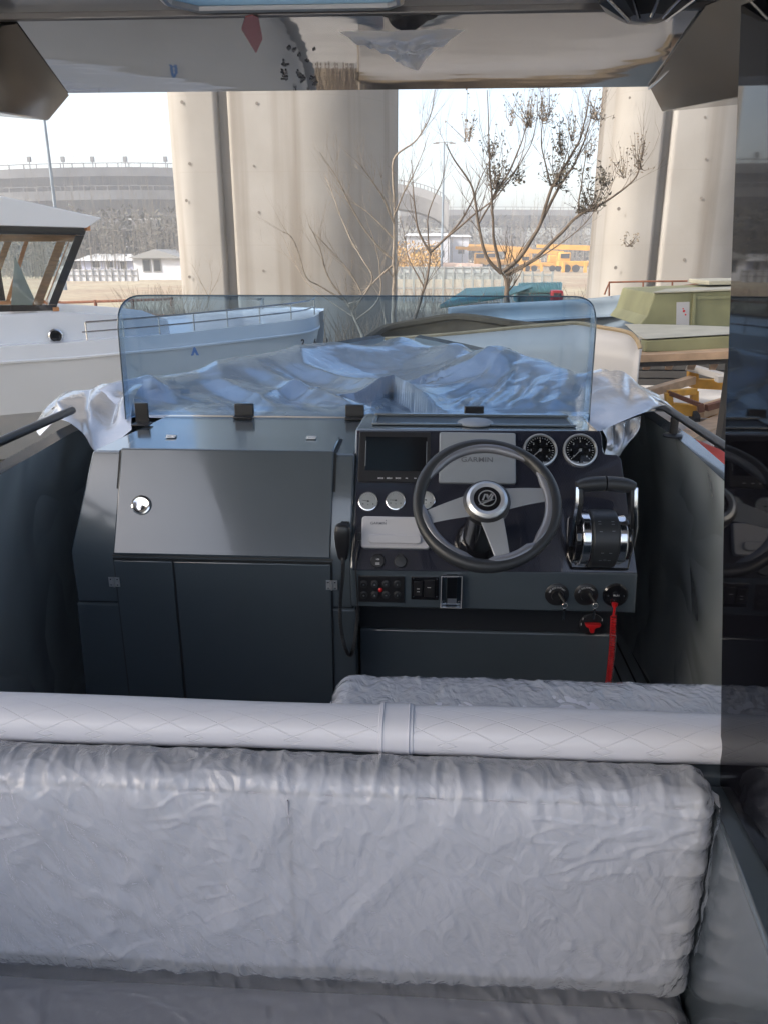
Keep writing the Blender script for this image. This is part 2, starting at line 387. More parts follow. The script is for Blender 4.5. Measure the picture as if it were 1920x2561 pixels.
# ------------------------------------------------------------------ ground, haze is added at the end
GZ = -1.0
g = MB(); g.grid(np.array([[(x, y, GZ) for x in np.linspace(-900, 900, 3)] for y in np.linspace(-300, 1200, 3)])); tag(g.build('ground', GROUND, smooth=0), None, None, kind='structure')
yp = MB(); yp.add([(-14, -25, GZ + .004), (26, -25, GZ + .004), (24, 15.5, GZ + .004), (6, 17.5, GZ + .004), (-14, 15.5, GZ + .004)], [(0, 1, 2, 3, 4)])
tag(yp.build('yard_pavement', YARD, smooth=0), None, None, kind='structure')
# ------------------------------------------------------------------ THE MOTORBOAT
boat = empty('motorboat', (-.22, 1.5, GZ), 'dark grey motorboat we stand in, with helm console, tinted windshield and glossy hardtop', 'motorboat')
# hull: inner liner, flange, outside
def hx(y):                                        # half beam of the inner edge by station
    if y < 2.6: return 1.015
    t = min(1, (y - 2.6) / 2.9); return 1.015 * (1 - t ** 2.1) + .03
XC = -.195
ys = [-1.6, -.6, .4, 1.3, 2.0, 2.6, 3.1, 3.6, 4.1, 4.55, 4.9, 5.2, 5.4]
for sd in (-1, 1):
    rows = []
    for y in ys:
        h = hx(y); k = .07 * max(0, y - 2.4)
        sec = [(h + .05 if y < 4.9 else h * .7, 0.002), (h + .07, .35), (h + .02, .90), (h, 1.0 + k * .3), (h + .034, 1.016 + k * .3), (h + .042, 1.0 + k * .3), (h + .066, .8), (h + .082, 0), (h * .55, -.62), (h * .1, -.7)]
        rows.append([(XC + sd * a, y, z) for a, z in sec])
    A = np.array(rows)
    # the inner face and flange are one part, the outside another
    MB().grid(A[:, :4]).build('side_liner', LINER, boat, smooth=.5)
    MB().grid(A[:, 3:6]).build('gunwale', GEL, boat, smooth=.3)
    o = MB().grid(A[:, 5:]).build('hull_side', GEL, boat, smooth=.6)
    # hand rail
    pts = [Vector((XC + sd * (1.015 + .020), y, 1.084)) for y in np.linspace(1.2, 2.62 if sd < 0 else 2.86, 12)]
    rl = MB().tube(pts, .0138, 12).build('handrail', BLACK, boat)
    for y in ((1.55,) if sd < 0 else (1.55, 2.66)):
        x = XC + sd * 1.034
        MB().lathe([(.034, 0), (.034, .005), (.028, .009), (.014, .012), (.014, .066)], T(x, y, 1.008), 24).build('rail_post', BLACK, rl)
b = MB(); b.box(-1.25, .88, -1.6, 4.9, -.05, 0); b.build('deck', DECK, boat, smooth=0)
b = MB(); b.box(-1.02, .68, 2.95, 4.9, .0, .86); b.build('bow_platform', GEL, boat, smooth=0, bevel=.03)
# left console: slanted locker
y0, y1 = 2.10, 2.24
prof = [(-1.045, y0, .765), (-1.005, y1, 1.036), (-.975, 2.44, 1.040), (-.94, 2.77, 1.043), (-.21, 2.77, 1.043), (-.21, y1, 1.036), (-.21, y0, .765)]
b = MB()
b.hull([Vector(p) for p in prof] + [Vector((-1.045, y0, .60)), Vector((-1.045, 2.6, .60)), Vector((-.21, y0, .60)), Vector((-.21, 2.77, .60)), Vector((-.96, 2.77, .6))])
b.hull([Vector((-1.049, y0, .598)), Vector((-1.071, y0, 0.003)), Vector((-1.071, 2.6, 0.003)), Vector((-1.049, 2.6, .598)), Vector((-.2, y0, .598)), Vector((-.2, y0, 0.003)), Vector((-.2, 2.77, .598)), Vector((-.2, 2.77, 0.003)), Vector((-.96, 2.77, .598)), Vector((-.98, 2.77, 0.003))])
cons = b.build('console', GEL, boat, bevel=.007)
sd = Vector((0, y1 - y0, 1.036 - .765)).normalized(); sn = Vector((0, -sd.z, sd.y))
def wrap_panel(x0, x1, off, th, grow=0, bot=.757, back=2.415):
    pb = Vector((0, y0, .765)); k = Vector((0, y1, 1.036)) 
    def pr(o):
        dn = sn * o
        return [Vector((0, y0, bot - grow)) + dn, k + (sn + Vector((0, 0, 1))).normalized() * (o * 1.05), Vector((0, back + grow, 1.038 + o))]
    lo, hi = pr(off), pr(off + th); poly = hi + lo[::-1]; n = 6; m = MB()
    m.v = [Vector((x0 - grow, p.y, p.z)) for p in poly] + [Vector((x1 + grow, p.y, p.z)) for p in poly]
    m.f = [tuple(range(n)), tuple(range(n, 2 * n))] + [(i, (i + 1) % n, n + (i + 1) % n, n + i) for i in range(n)]
    return m
wrap_panel(-.915, -.270, .0005, .002, .006).build('lid_seal', SEAM, cons, smooth=0)
lid = wrap_panel(-.913, -.272, .003, .009).build('locker_lid', GEL, cons, bevel=.005, seg=3)
b = MB(); b.box(-.918, -.267, y0 - .002, y0 + .01, .02, .748); b.build('door_seal', SEAM, cons, smooth=0)
b = MB(); b.box(-.914, -.7395, y0 - .009, y0 - .0025, .03, .742); b.build('side_panel', GEL, cons, bevel=.003)
b = MB(); b.box(-.7335, -.2715, y0 - .009, y0 - .0025, .03, .742); dr = b.build('cabin_door', GEL, cons, bevel=.003)
# flush latch
lp = atp(354, 1263, Vector((0, y0, .765)) + sn * .012, sn); LM = frame(lp, Vector((1, 0, 0)), sd, sn)
lt = MB(); lt.lathe([(.029, 0), (.0285, .004), (.024, .0055), (.020, .004)], LM, 40)
lt.lathe([(.0199, .0015), (.0, .0015)], LM, 30); lt.build('latch', CHROME, cons)
b = MB(); b.lathe([(.010, .0018), (.010, .004), (0, .004)], LM @ T(-.003, -.006, 0), 24); b.prism([(-.006, -.002), (.006, -.002), (.006, .012), (.002, .017), (-.004, .017), (-.008, .012)], .0018, .0055, LM); b.build('latch_pull', CHROME, cons, bevel=.0008)
b = MB(); b.prism([(.0, -.017), (.012, -.012), (.013, -.003), (.004, -.002)], .0016, .0042, LM); b.build('latch_slot', SEAM, cons, smooth=0)
def hinge(M, s=1.):
    b = MB()
    for x in (-.009, .009): b.prism([(x - .0075, -.015), (x + .0075, -.015), (x + .0075, .015), (x - .0075, .015)], 0, .002, M)
    b.cyl(M @ Vector((0, -.015, .003)), M @ Vector((0, .015, .003)), .0032, n=12)
    o = b.build('hinge', ALU, cons)
    b2 = MB()
    for x in (-.010, .010):
        for y in (-.009, .009): b2.lathe([(.0028, 0), (.0022, .0014), (0, .0016)], M @ T(x, y, .002), 12)
    b2.build('hinge_screw', CHROME, cons); return o
FX = Vector((1, 0, 0)); FN = Vector((0, -1, 0)); FZ = Vector((0, 0, 1))
for px, py in ((287, 1455), (830, 1463)):
    p = at(px, py, Y=y0 - .010); hinge(frame(p, FX, FZ, FN))
for px, py in ((429, 1092), (779, 1095)):
    p = at(px, py, Z=1.052); hinge(frame(p, FZ.cross(FX), -FX, FZ))
# helm console
TR = Vector((-.215, 2.30, 1.10)); pd = Vector((0, 2.085 - 2.30, .735 - 1.10)).normalized(); pn = Vector((0, pd.z, -pd.y)); pu = -pd
def onp(px, py, h=0.): return atp(px, py, TR + pn * h, pn)
def pf(px, py, h=0.): return frame(onp(px, py, h), FX, pu, pn)
b = MB()
b.hull([Vector(p) for p in [(-.205, 2.53, 1.10), (.50, 2.53, 1.10), (-.213, 2.30, 1.10), (.508, 2.30, 1.10), (-.215, 2.085, .735), (.607, 2.085, .735), (-.215, 2.085, .612), (.612, 2.085, .612), (-.215, 2.76, .612), (.60, 2.76, .612), (-.207, 2.76, 1.043), (.52, 2.76, 1.043)]])
helm = b.build('helm_console', GEL, boat, bevel=.008, seg=3)
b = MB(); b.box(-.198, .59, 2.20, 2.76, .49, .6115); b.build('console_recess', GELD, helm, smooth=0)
b = MB(); b.box(-.197, .596, 2.19, 2.76, .003, .489); b.build('lower_front', GEL, helm, bevel=.006)
# tray in the ledge: rim bars around a sunk floor
b = MB()
zt = 1.101
b.box(-.155, .440, 2.362, 2.484, zt, zt + .0012); b.build('tray_floor', mat('tray_grey', (.03, .04, .05), .45), helm, smooth=0)
b = MB(); b.box(-.168, .452, 2.350, 2.3615, zt, zt + .007); b.box(-.168, .452, 2.4845, 2.50, zt, zt + .010); b.box(-.168, -.1555, 2.362, 2.484, zt, zt + .0065); b.box(.4405, .452, 2.362, 2.484, zt, zt + .0065)
b.build('tray_rim', GEL, helm, bevel=.003)
p = at(1190, 1066, Z=1.105); b = MB(); b.lathe([(.054, 0), (.055, .004), (.048, .009), (.03, .012), (0, .0125)], T(p.x, 2.385, 1.1025), 40); b.build('gps_dome', GREYP, boat)
# instrument panel with carbon weave on its lower half
def weave(m, t, N, L, b, mp):
    c = N.new('ShaderNodeTexChecker'); c.inputs['Scale'].default_value = 420; L.new(mp.outputs[0], c.inputs[0])
    L.new(n_mix(N, L, c.outputs['Fac'], (.010, .011, .018), (.024, .026, .042)), b.inputs['Base Color'])
CARB = mat('carbon_panel', (.01, .01, .015), .2, coat=.8, fx=weave)
px_poly = [(893, 1078), (1497, 1078), (1503, 1090), (1505, 1130), (1511, 1137), (1540, 1139), (1551, 1148), (1592, 1434), (882, 1426), (889, 1300)]
b = MB(); b.slab([onp(x, y, .0035) for x, y in px_poly], pn * .004); plate = b.build('instrument_panel', CARB, boat, bevel=.0015)
H0 = .0077
def pbox(name, m, x0, y0_, x1, y1_, h0, h1, parent, r=.006, bev=.001, poly=None):
    a = onp(x0, y0_); c = onp(x1, y1_); M = frame((a + c) / 2, FX, pu, pn); w = abs(c.x - a.x) / 2; h = (c - a).length
    h = abs((c - a).dot(pu)) / 2; pts = []
    for cx, cy, a0 in ((w - r, h - r, 0), (-w + r, h - r, 90), (-w + r, -h + r, 180), (w - r, -h + r, 270)):
        for k in range(5):
            an = math.radians(a0 + k * 22.5); pts.append((cx + r * math.cos(an), cy + r * math.sin(an)))
    o = MB().prism(pts, h0, h1, M).build(name, m, parent, bevel=bev, seg=2); return o, M, w, h
st, SM, sw, shh = pbox('stereo_display', BLACK, 900, 1082, 1074, 1211, H0, H0 + .008, boat, .006, .002)
s2, M2, w2, h2 = pbox('screen', mat('black_glass', (.003, .003, .004), .12), 916, 1096, 1066, 1182, H0 + .008, H0 + .0088, st, .002, 0)
for x in (-1, 1):
    b = MB(); b.box(x * (w2 - .001) - .0008, x * (w2 - .001) + .0008, -h2 * .75, h2 * .75, H0 + .009, H0 + .0094, M2); b.build('screen_trim', GREYP, st, smooth=0)
for s, px in (('MODE', 952), ('MENU', 973), ('BAND', 995), ('\u25c4\u25c4', 1016), ('\u25ba\u25ba', 1038)):
    if s[0] in '\u25c4\u25ba':
        b = MB(); M = pf(px, 1196, H0 + .0086); sg = -1 if s[0] == '\u25c4' else 1
        for o in (-.002, .0015): b.prism([(o - sg * .0015, -.0018), (o + sg * .0018, 0), (o - sg * .0015, .0018)], 0, .0003, M)
        b.build('button_mark', WHITEI, st, smooth=0)
    else: text(s, .0058, pf(px, 1196, H0 + .0086), 'button_mark', WHITEI, st, .0002, bold=.0001)
pc, M, w_, h_ = pbox('chartplotter', GREYP, 1098, 1086, 1287, 1215, H0, H0 + .016, boat, .007, .003)
text('GARMIN', .021, pf(1192, 1150, H0 + .0162) , 'cover_lettering', GREYI, pc, .0003, sx=1.18, bold=.0002)
vh, M, w_, h_ = pbox('radio_cover', WHITEP, 907, 1295, 1074, 1377, H0, H0 + .020, boat, .010, .004)
r2, M, w_, h_ = pbox('raised_pad', WHITEP, 923, 1341, 1053, 1366, H0 + .020, H0 + .028, vh, .0105, .003)
text('GARMIN', .0105, pf(946, 1309, H0 + .0203), 'cover_lettering', GREYI, vh, .0002, sx=1.15, bold=.0001)
b = MB(); b.prism([(-.0018, 0), (.0018, 0), (0, .004)], 0, .0003, pf(965, 1303, H0 + .0203)); b.build('cover_mark', GREYI, vh, smooth=0)
def gauge(px, py, rpx, kind, lb, needle):
    M = pf(px, py, H0); r = rpx / 86. * .0505 if kind == 'big' else rpx / 26. * .0295
    k = r / .0505
    go = MB().lathe([(r, 0), (r, .006 * k), (r * .97, .011 * k), (r * .9, .012 * k), (r * .85, .007 * k), (r * .84, .005 * k)], M, 56, cap=False).build('gauge', CHROME if kind != 'big' else ALU, boat)
    lab(go, lb)
    MB().lathe([(r * .86, .0048 * k), (0, .0048 * k)], M, 48).build('dial', DIALB if kind == 'big' else DIALW, go)
    ink = WHITEI if kind == 'big' else GREYI; b = MB()
    n = 25 if kind == 'big' else 13; a0, a1 = (225, -45) if kind == 'big' else (160, 20)
    for i in range(n):
        a = math.radians(a0 + (a1 - a0) * i / (n - 1)); L = .13 if i % 4 == 0 else .07
        b.box(r * (.78 - L), r * .78, -r * .010, r * .010, .0050 * k, .0052 * k, M @ R(a, 'Z'))
    b.build('tick_marks', ink, go, smooth=0)
    if kind == 'big':
        for i in range(7):
            a = math.radians(225 - 45 * i); text(str(i), r * .17, M @ T(r * .53 * math.cos(a), r * .53 * math.sin(a), .0051 * k), 'dial_number', ink, go, .0001)
        b = MB()
        for i in range(3):                         # silver foot with three small windows
            pass
        pts = [(r * .86 * math.cos(math.radians(a)), r * .86 * math.sin(math.radians(a))) for a in range(232, 309, 7)]
        b.prism(pts, .0051 * k, .010 * k, M); b.build('dial_foot', ALU, go)
        b = MB()
        for x0, x1 in ((-.42, -.16), (-.13, .13), (.16, .42)): b.prism([(r * x0, -r * .80 + abs(x0 + x1) * r * .12), (r * x1, -r * .80 + abs(x0 + x1) * r * .12), (r * x1, -r * .70), (r * x0, -r * .70)], .0101 * k, .0104 * k, M)
        b.build('dial_window', DIALB, go, smooth=0)
    else:
        b = MB()
        for x in (-.5, .5): b.lathe([(r * .06, .005 * k), (r * .06, .0056 * k)], M @ T(r * x, -r * .28, 0), 10)
        b.lathe([(r * .045, .005 * k), (r * .045, .0056 * k)], M @ T(0, -r * .35, 0), 10); b.build('dial_dot', GREYI, go, smooth=0)
    b = MB(); b.prism([(-r * .12, -r * .03), (r * .62, -r * .012), (r * .62, r * .012), (-r * .12, r * .03)], .0060 * k, .0066 * k, M @ R(math.radians(needle), 'Z')); b.lathe([(r * .09, .005 * k), (r * .08, .009 * k), (0, .0095 * k)], M, 16)
    b.build('needle', GREYI if kind != 'big' else mat('needle_grey', (.3, .3, .32), .4), go)
    MB().lathe([(r * .86, .0098 * k), (r * .5, .0118 * k), (0, .0125 * k)], M, 40).build('gauge_glass', GGLASS, go)
gauge(1349, 1127, 86 * .5 * 2, 'big', 'large black-faced gauge partly behind the steering wheel rim', 222)
gauge(1449, 1127, 86 * .5 * 2, 'big', 'large black-faced gauge at the outer end of the panel', 228)
gauge(921, 1254, 26, 'small', 'small white gauge nearest the left edge of the panel', 172)
gauge(989, 1252, 26, 'small', 'small white gauge in the middle of its row', 176)
gauge(1064, 1251, 25, 'small', 'small white gauge half hidden by the steering wheel rim', 170)
# sockets on the carbon strip
M = pf(945, 1404, H0); o = MB().lathe([(.021, 0), (.021, .004), (.018, .007), (0, .0072)], M, 32).build('usb_socket', BLACK, boat)
text('USB', .0055, M @ T(0, .005, .0074), 'socket_print', WHITEI, o, .0002, bold=.0001); b = MB(); b.box(-.006, .006, -.010, -.0085, .0074, .0078, M); b.box(-.006, .006, -.0065, -.005, .0074, .0078, M); b.build('socket_print', WHITEI, o, smooth=0)
M = pf(1001, 1405, H0); b = MB(); b.lathe([(.019, 0), (.019, .006), (.017, .010), (0, .011)], M, 32); b.box(-.006, .006, .015, .024, 0, .008, M); b.build('power_socket', RUB, boat, bevel=.001)
# lower face: switches, breaker, ignition
LY = 2.085
def lf(px, py, h=0.): return frame(at(px, py, Y=LY - h), FX, FZ, FN)
def lbox(name, m, x0, y0_, x1, y1_, h0, h1, parent, bev=.0015):
    a = at(x0, y1_, Y=LY); c = at(x1, y0_, Y=LY); return MB().box(a.x, c.x, LY - h1, LY - h0, a.z, c.z).build(name, m, parent, bevel=bev)
swp = lbox('switch_panel', BLACK, 897, 1441, 1011, 1503, 0.0005, .006, boat)
for j, py in enumerate((1461, 1488)):
    for i, px in enumerate((910, 937, 965, 993)):
        M = lf(px, py, .006); MB().lathe([(.0115, 0), (.0115, .002), (.0095, .003), (.0085, .0018), (.0080, .0045), (0, .005)], M, 26).build('push_button', RUB, swp)
        q = MB(); s_ = (i + 4 * j) % 4
        if s_ == 0: q.lathe([(.0028, .0052), (.0018, .0052)], M, 14)
        elif s_ == 1: q.prism([(-.0025, -.002), (.0025, -.002), (0, .0026)], .0051, .0053, M)
        elif s_ == 2: q.box(-.0025, .0025, -.0006, .0006, .0051, .0053, M)
        else: q.box(-.0006, .0006, -.0025, .0025, .0051, .0053, M)
        q.build('button_symbol', GREYP, swp, smooth=0)
MB().lathe([(.0065, 0), (.0062, .003), (.003, .0055), (0, .006)], lf(951, 1475, .006), 20).build('red_cap', RED, swp)
sw2 = lbox('rocker_switch_unit', BLACKG, 1027, 1442, 1097, 1498, .0005, .005, boat)
lbox('rocker', BLACK, 1060, 1449, 1086, 1490, .005, .010, sw2); lbox('rocker', BLACK, 1034, 1452, 1056, 1488, .005, .008, sw2)
for px, py in ((1033, 1447), (1092, 1448), (1033, 1492), (1091, 1492)): MB().lathe([(.0026, 0), (.002, .0012), (0, .0013)], lf(px, py, .005), 12).build('screw', CHROME, sw2)
for px, py, w_ in ((1045, 1470, .004), (1045, 1477, .004), (1072, 1466, .005)):
    MB().box(-w_, w_, -.0008, .0008, .0082, .0085 + .002 * (px > 1060), lf(px, py)).build('switch_print', WHITEI, sw2, smooth=0)
br = lbox('breaker', BLACK, 1115, 1440, 1142, 1506, .0005, .014, boat); lbox('breaker_label', WHITEP, 1117, 1492, 1140, 1505, .0145, .0155, br, 0)
SHELL = glass_mat('clear_cover', (.88, .9, .92), 1.5)
lbox('clear_cover', SHELL, 1101, 1436, 1154, 1513, .0008, .020, br, .003)
a = at(1101, 1513, Y=LY); c = at(1154, 1436, Y=LY); b = MB(); loop = [(a.x, LY - .019, a.z), (c.x, LY - .019, a.z), (c.x, LY - .019, c.z), (a.x, LY - .019, c.z)]
b.tube(loop, .0012, 6, closed=True); b.build('cover_rim', WHITEP, br)
for px, py in ((1107, 1444), (1147, 1444), (1107, 1505), (1147, 1505)): MB().lathe([(.003, 0), (.0024, .0014), (0, .0016)], lf(px, py, .0205), 12).build('screw', CHROME, br)
def key(px, py, lb, ln):
    t0 = at(px, py, Y=LY - .028); k = tag(MB().lathe([(.0001, -.001), (.005, -.001), (.005, .001), (.0001, .001)], frame(t0, FX, FN, -FZ) @ T(0, 0, 0), 10).cyl(t0 + Vector((-.004, .016, .012)), t0 + Vector((.010, -.008, -.006)), .0055, .004, 12).build('ignition_key', BLACK, None), lb, 'key')
    b = MB(); c = t0 + Vector((.010, -.009, -.014)); b.tube([c + Vector((.0075 * math.cos(a), 0, .0075 * math.sin(a))) for a in np.linspace(0, 2 * math.pi, 18)[:-1]], .0007, 5, closed=True); b.build('key_ring', STEEL, k)
    b = MB(); d = c + Vector((-.001, 0, -.009)); b.box(d.x - .0028, d.x + .0028, d.y - .0008, d.y + .0008, d.z - ln, d.z, I4); b.lathe([(.0048, -.0008), (.0048, .0008)], frame(d + Vector((0, 0, -.004)), FX, FZ, FN), 14); b.build('spare_key', STEEL, k, bevel=.0003)
for i, (px, nm) in enumerate(((1391, 'ignition lock nearest the steering wheel'), (1464, 'middle ignition lock'))):
    M = lf(px, 1486); o = lab(MB().lathe([(.034, 0), (.034, .003), (.030, .006), (.018, .008), (.016, .016), (0, .017)], M, 40).build('ignition_switch', BLACK, boat), nm)
    for k, (a, s) in enumerate(((150, 'OFF'), (115, 'ACC'), (85, 'ON'), (55, 'START'))):
        an = math.radians(a); text(s, .0062, M @ T(.0235 * math.cos(an), .0235 * math.sin(an), .0078) @ R(an - math.pi / 2, 'Z'), 'switch_print', WHITEI, o, .0002)
key(1402, 1500, 'black ignition key with a thin spare hanging, in the lock nearest the wheel', .036)
key(1478, 1500, 'black ignition key with a thin spare hanging in front of the red knob', .034)
M = lf(1537, 1487); ks = MB().lathe([(.036, 0), (.036, .004), (.031, .008), (.012, .009), (.012, .014), (0, .0145)], M, 40).build('kill_switch', BLACKG, boat)
for x in (-.022, .022): MB().lathe([(.0036, .0085), (.003, .0098), (0, .010)], M @ T(x, .0, 0), 12).build('screw', CHROME, ks)
text('RUN', .008, M @ T(0, .003, .0146), 'switch_print', WHITEI, ks, .0002); text('OFF', .006, M @ T(0, -.012, .0092), 'switch_print', WHITEI, ks, .0002)
# red coiled lanyard
t0 = at(1536, 1510, Y=LY - .018); t1 = at(1533, 1541, Y=LY - .018); t2 = at(1516, 1730, Y=LY - .010); ln = MB()
pts = []; 
for i in range(900):
    s = i / 899; c = t1.lerp(t2, s) + Vector((.004 * math.sin(s * 3), 0, 0)); a = s * 2 * math.pi * 30
    pts.append(c + Vector((.0072 * math.cos(a), .0072 * math.sin(a), 0)))
ln.tube(pts, .0021, 5); o = tag(ln.build('coiled_lanyard', RED), 'red coiled kill switch lanyard hanging from the round black switch', 'lanyard')
MB().tube([t0, t0 + Vector((0, -.003, -.008)), t1], [.0045, .0038, .0032], 8).build('cord_end', RED, o)
MB().lathe([(.001, .004), (.009, .002), (.0085, -.004), (.005, -.012), (.001, -.014)], frame(t0, FX, FN, FZ), 14).build('lanyard_clip', RED, o)
# battery switch in the recess
kp = at(1477, 1560, Y=2.19); M = frame(kp, FX, FZ, FN)
bs = MB().lathe([(.036, 0), (.036, .006), (.032, .008), (0, .0082)], M, 32).build('battery_switch', BLACK, boat)
MB().prism([(-.024, .010), (.026, .010), (.022, .0), (.008, -.004), (.006, -.020), (-.006, -.020), (-.010, -.004), (-.020, 0)], .0083, .026, M).build('red_knob', RED, bs, bevel=.003)
for x, z in ((-.028, .02), (.03, .018), (-.032, .002)): MB().box(x - .001, x + .001, z - .004, z + .004, .0085, .009, M).build('switch_print', WHITEI, bs, smooth=0)
# ---- steering wheel
wc = at(1215, 1259, Y=1.93); e = math.radians(44); wn = Vector((0, -math.cos(e), math.sin(e))); wu = Vector((0, math.sin(e), math.cos(e)))
WM = frame(wc, FX, wu, wn); RW = .1745
ring = [(WM @ Vector((RW * math.cos(a), RW * math.sin(a), 0))) for a in np.linspace(0, 2 * math.pi, 97)[:-1]]
rr = [.0165 + .0018 * math.sin(3 * a + 1) for a in np.linspace(0, 2 * math.pi, 97)[:-1]]
whl = MB().tube(ring, rr, 18, closed=True).build('steering_wheel', RUB, boat)
GRIP = mat('grip_silver', (.20, .21, .24), .28, metal=.4)
def insert(a0, a1, inner=.0175, w=.0135):        # faceted silver inlays on the inside of the rim
    n = max(6, int((a1 - a0) / 4)); b = MB(); pts = []; rs = []
    for i in range(n + 1):
        a = math.radians(a0 + (a1 - a0) * i / n); t = i / n; f = min(1, 6 * t, 6 * (1 - t))
        rad = RW - .0085 - .004 * f; pts.append(WM @ Vector((rad * math.cos(a), rad * math.sin(a), .0035))); rs.append(.005 + .0078 * f)
    b.tube(pts, rs, 12); return b.build('grip_inlay', GRIP, whl)
insert(48, 160); insert(-48, 38); insert(182, 262); insert(268, 318)
MB().lathe([(.046, -.02), (.060, -.012), (.061, .012), (.052, .020)], WM, 48).build('hub_shroud', BLACK, whl)
MB().lathe([(.053, .018), (.052, .024), (.044, .030), (.035, .027), (.034, .024)], WM, 48).build('hub_ring', ALU, whl)
hb = MB().lathe([(.0345, .024), (.034, .0275), (0, .0285)], WM, 40).build('hub_cap', BLACKG, whl)
EM = WM @ T(0, .0, .0288)
MB().lathe([(.0232, 0), (.0232, .0012), (.0205, .0012), (.0205, 0)], EM, 48, cap=False).build('emblem', ALU, whl)
b = MB(); z0, z1 = .0004, .0016
for poly in ([(-.014, -.006), (-.0075, .012), (-.003, .012), (-.0095, -.006)], [(-.0035, .011), (-.001, -.001), (.0035, .006), (.001, .012), (-.003, .012)][:4],
             [(-.001, -.002), (.0095, .013), (.0135, .013), (.0035, -.002)], [(.006, -.004), (.0125, .010), (.017, .010), (.011, -.004)],
             [(-.022, -.018), (.004, -.006), (.019, -.003), (.004, -.0095), (-.012, -.018)], [(-.018, -.012), (0, -.005), (.014, .0), (-.004, -.0085)]):
    b.prism(poly, z0, z1, EM); z0 += .0003; z1 += .0003
b.build('emblem', ALU, whl, smooth=0)
for a in (10, 196, 284):
    A = WM @ R(math.radians(a), 'Z')
    b = MB(); prof = []
    for i in range(7):
        t = i / 6; x = .046 + t * (.160 - .046); w_ = .030 - .012 * t; z = .012 - .010 * t + .004 * math.sin(t * 3.1)
        prof.append([A @ Vector((x, -w_, z - .004)), A @ Vector((x, -w_, z)), A @ Vector((x, w_, z)), A @ Vector((x, w_, z - .004)), A @ Vector((x, -w_, z - .004))])
    b.grid(np.array([[tuple(p) for p in r] for r in prof])); b.f += [(0, 1, 2, 3), (30, 31, 32, 33)]
    b.build('spoke', mat('spoke_silver', (.36, .38, .41), .38, metal=.5) if a == 10 else bpy.data.materials['spoke_silver'], whl, bevel=.0012)
# column boot from the panel to the hub
a = WM @ Vector((0, 0, -.018)); q = a - wn * ((a - TR).dot(pn) / wn.dot(pn)) * 1.0
ax = (a - q).normalized(); xx = ax.orthogonal().normalized(); CMX = frame(q, xx, ax.cross(xx), ax); Lc = (a - q).length
MB().lathe([(.072, -.02), (.072, .02), (.062, .045), (.05, .055), (.046, Lc * .75), (.050, Lc)], CMX, 40).build('column_boot', BLACKG, boat)
# ---- twin throttle
tb = onp(1492, 1372, .008); TM = frame(tb, FX, pu, pn)
def sector(x0, x1, r, m, nm, par, a0=-75, a1=255, cx=0, cy=.045 - .02, bev=.003):
    b = MB(); pts = [(cy + r * math.cos(math.radians(a)), max(0, .028 + r * math.sin(math.radians(a)))) for a in np.linspace(-30, 210, 30)]
    A = TM @ Matrix(((0, 0, 1, 0), (1, 0, 0, 0), (0, 1, 0, 0), (0, 0, 0, 1)))   # local x->v (up), y->normal, z->u
    b.prism(pts, x0, x1, A); return b.build(nm, m, par, bevel=bev, seg=3)
thr = sector(-.032, .040, .082, RUB, 'throttle', boat, bev=.006)
sector(-.059, -.0325, .076, CHROME, 'chrome_drum', thr, bev=.008); sector(.0405, .066, .070, CHROME, 'chrome_drum', thr, bev=.008)
sector(-.076, -.0595, .068, BLACKG, 'side_disc', thr, bev=.008); sector(.0665, .082, .062, BLACKG, 'side_disc', thr, bev=.008)
MB().prism([(-.078, -.062), (.084, -.062), (.094, -.02), (.09, .09), (-.084, .09), (-.09, -.02)], 0, .012, TM).build('throttle_base', BLACKG, thr, bevel=.006)
for sx, nm in ((-1, 0), (1, 1)):                   # levers rising to a shared grip
    xb, xt = sx * .086 + .003, sx * .079 + .002
    path = [Vector((xb, .010, .030)), Vector((xb, .055, .075)), Vector((xt * 1.0, .11, .115)), Vector((xt, .150, .125))]
    b = MB(); rows = []
    for i, p in enumerate(path):
        d = (path[min(i + 1, 3)] - path[max(i - 1, 0)]).normalized(); sdv = Vector((0, -d.z, d.y)); wv = (.020, .017, .013, .011)[i]
        rows.append([TM @ (p + Vector((-.005, 0, 0)) + sdv * wv), TM @ (p + Vector((.005, 0, 0)) + sdv * wv), TM @ (p + Vector((.005, 0, 0)) - sdv * wv), TM @ (p + Vector((-.005, 0, 0)) - sdv * wv), TM @ (p + Vector((-.005, 0, 0)) + sdv * wv)])
    b.grid(np.array([[tuple(v) for v in r] for r in rows])); b.f += [(0, 1, 2, 3), (15, 16, 17, 18)]; b.build('lever', CHROME, thr, bevel=.002)
    b = MB(); rows = []
    for i, p in enumerate(path):
        p = p - Vector((sx * .0105, 0, 0)); d = (path[min(i + 1, 3)] - path[max(i - 1, 0)]).normalized(); sdv = Vector((0, -d.z, d.y)); wv = (.018, .017, .015, .013)[i]
        rows.append([TM @ (p + Vector((-.005, 0, 0)) + sdv * wv), TM @ (p + Vector((.005, 0, 0)) + sdv * wv), TM @ (p + Vector((.005, 0, 0)) - sdv * wv), TM @ (p + Vector((-.005, 0, 0)) - sdv * wv), TM @ (p + Vector((-.005, 0, 0)) + sdv * wv)])
    b.grid(np.array([[tuple(v) for v in r] for r in rows])); b.f += [(0, 1, 2, 3), (15, 16, 17, 18)]; b.build('lever_arm', BLACK, thr, bevel=.003)
b = MB(); b.tube([TM @ Vector((x, .150 + .010 * (1 - (x / .08) ** 2) , .125)) for x in np.linspace(-.078, -.001, 8)], [.014, .018, .020, .021, .021, .021, .021, .0205], 14); b.build('hand_grip', RUB, thr)
b = MB(); b.tube([TM @ Vector((x, .150 + .010 * (1 - (x / .08) ** 2), .125)) for x in np.linspace(.003, .080, 8)], [.0205, .021, .021, .021, .021, .020, .018, .014], 14); b.build('hand_grip', RUB, thr)
b = MB()
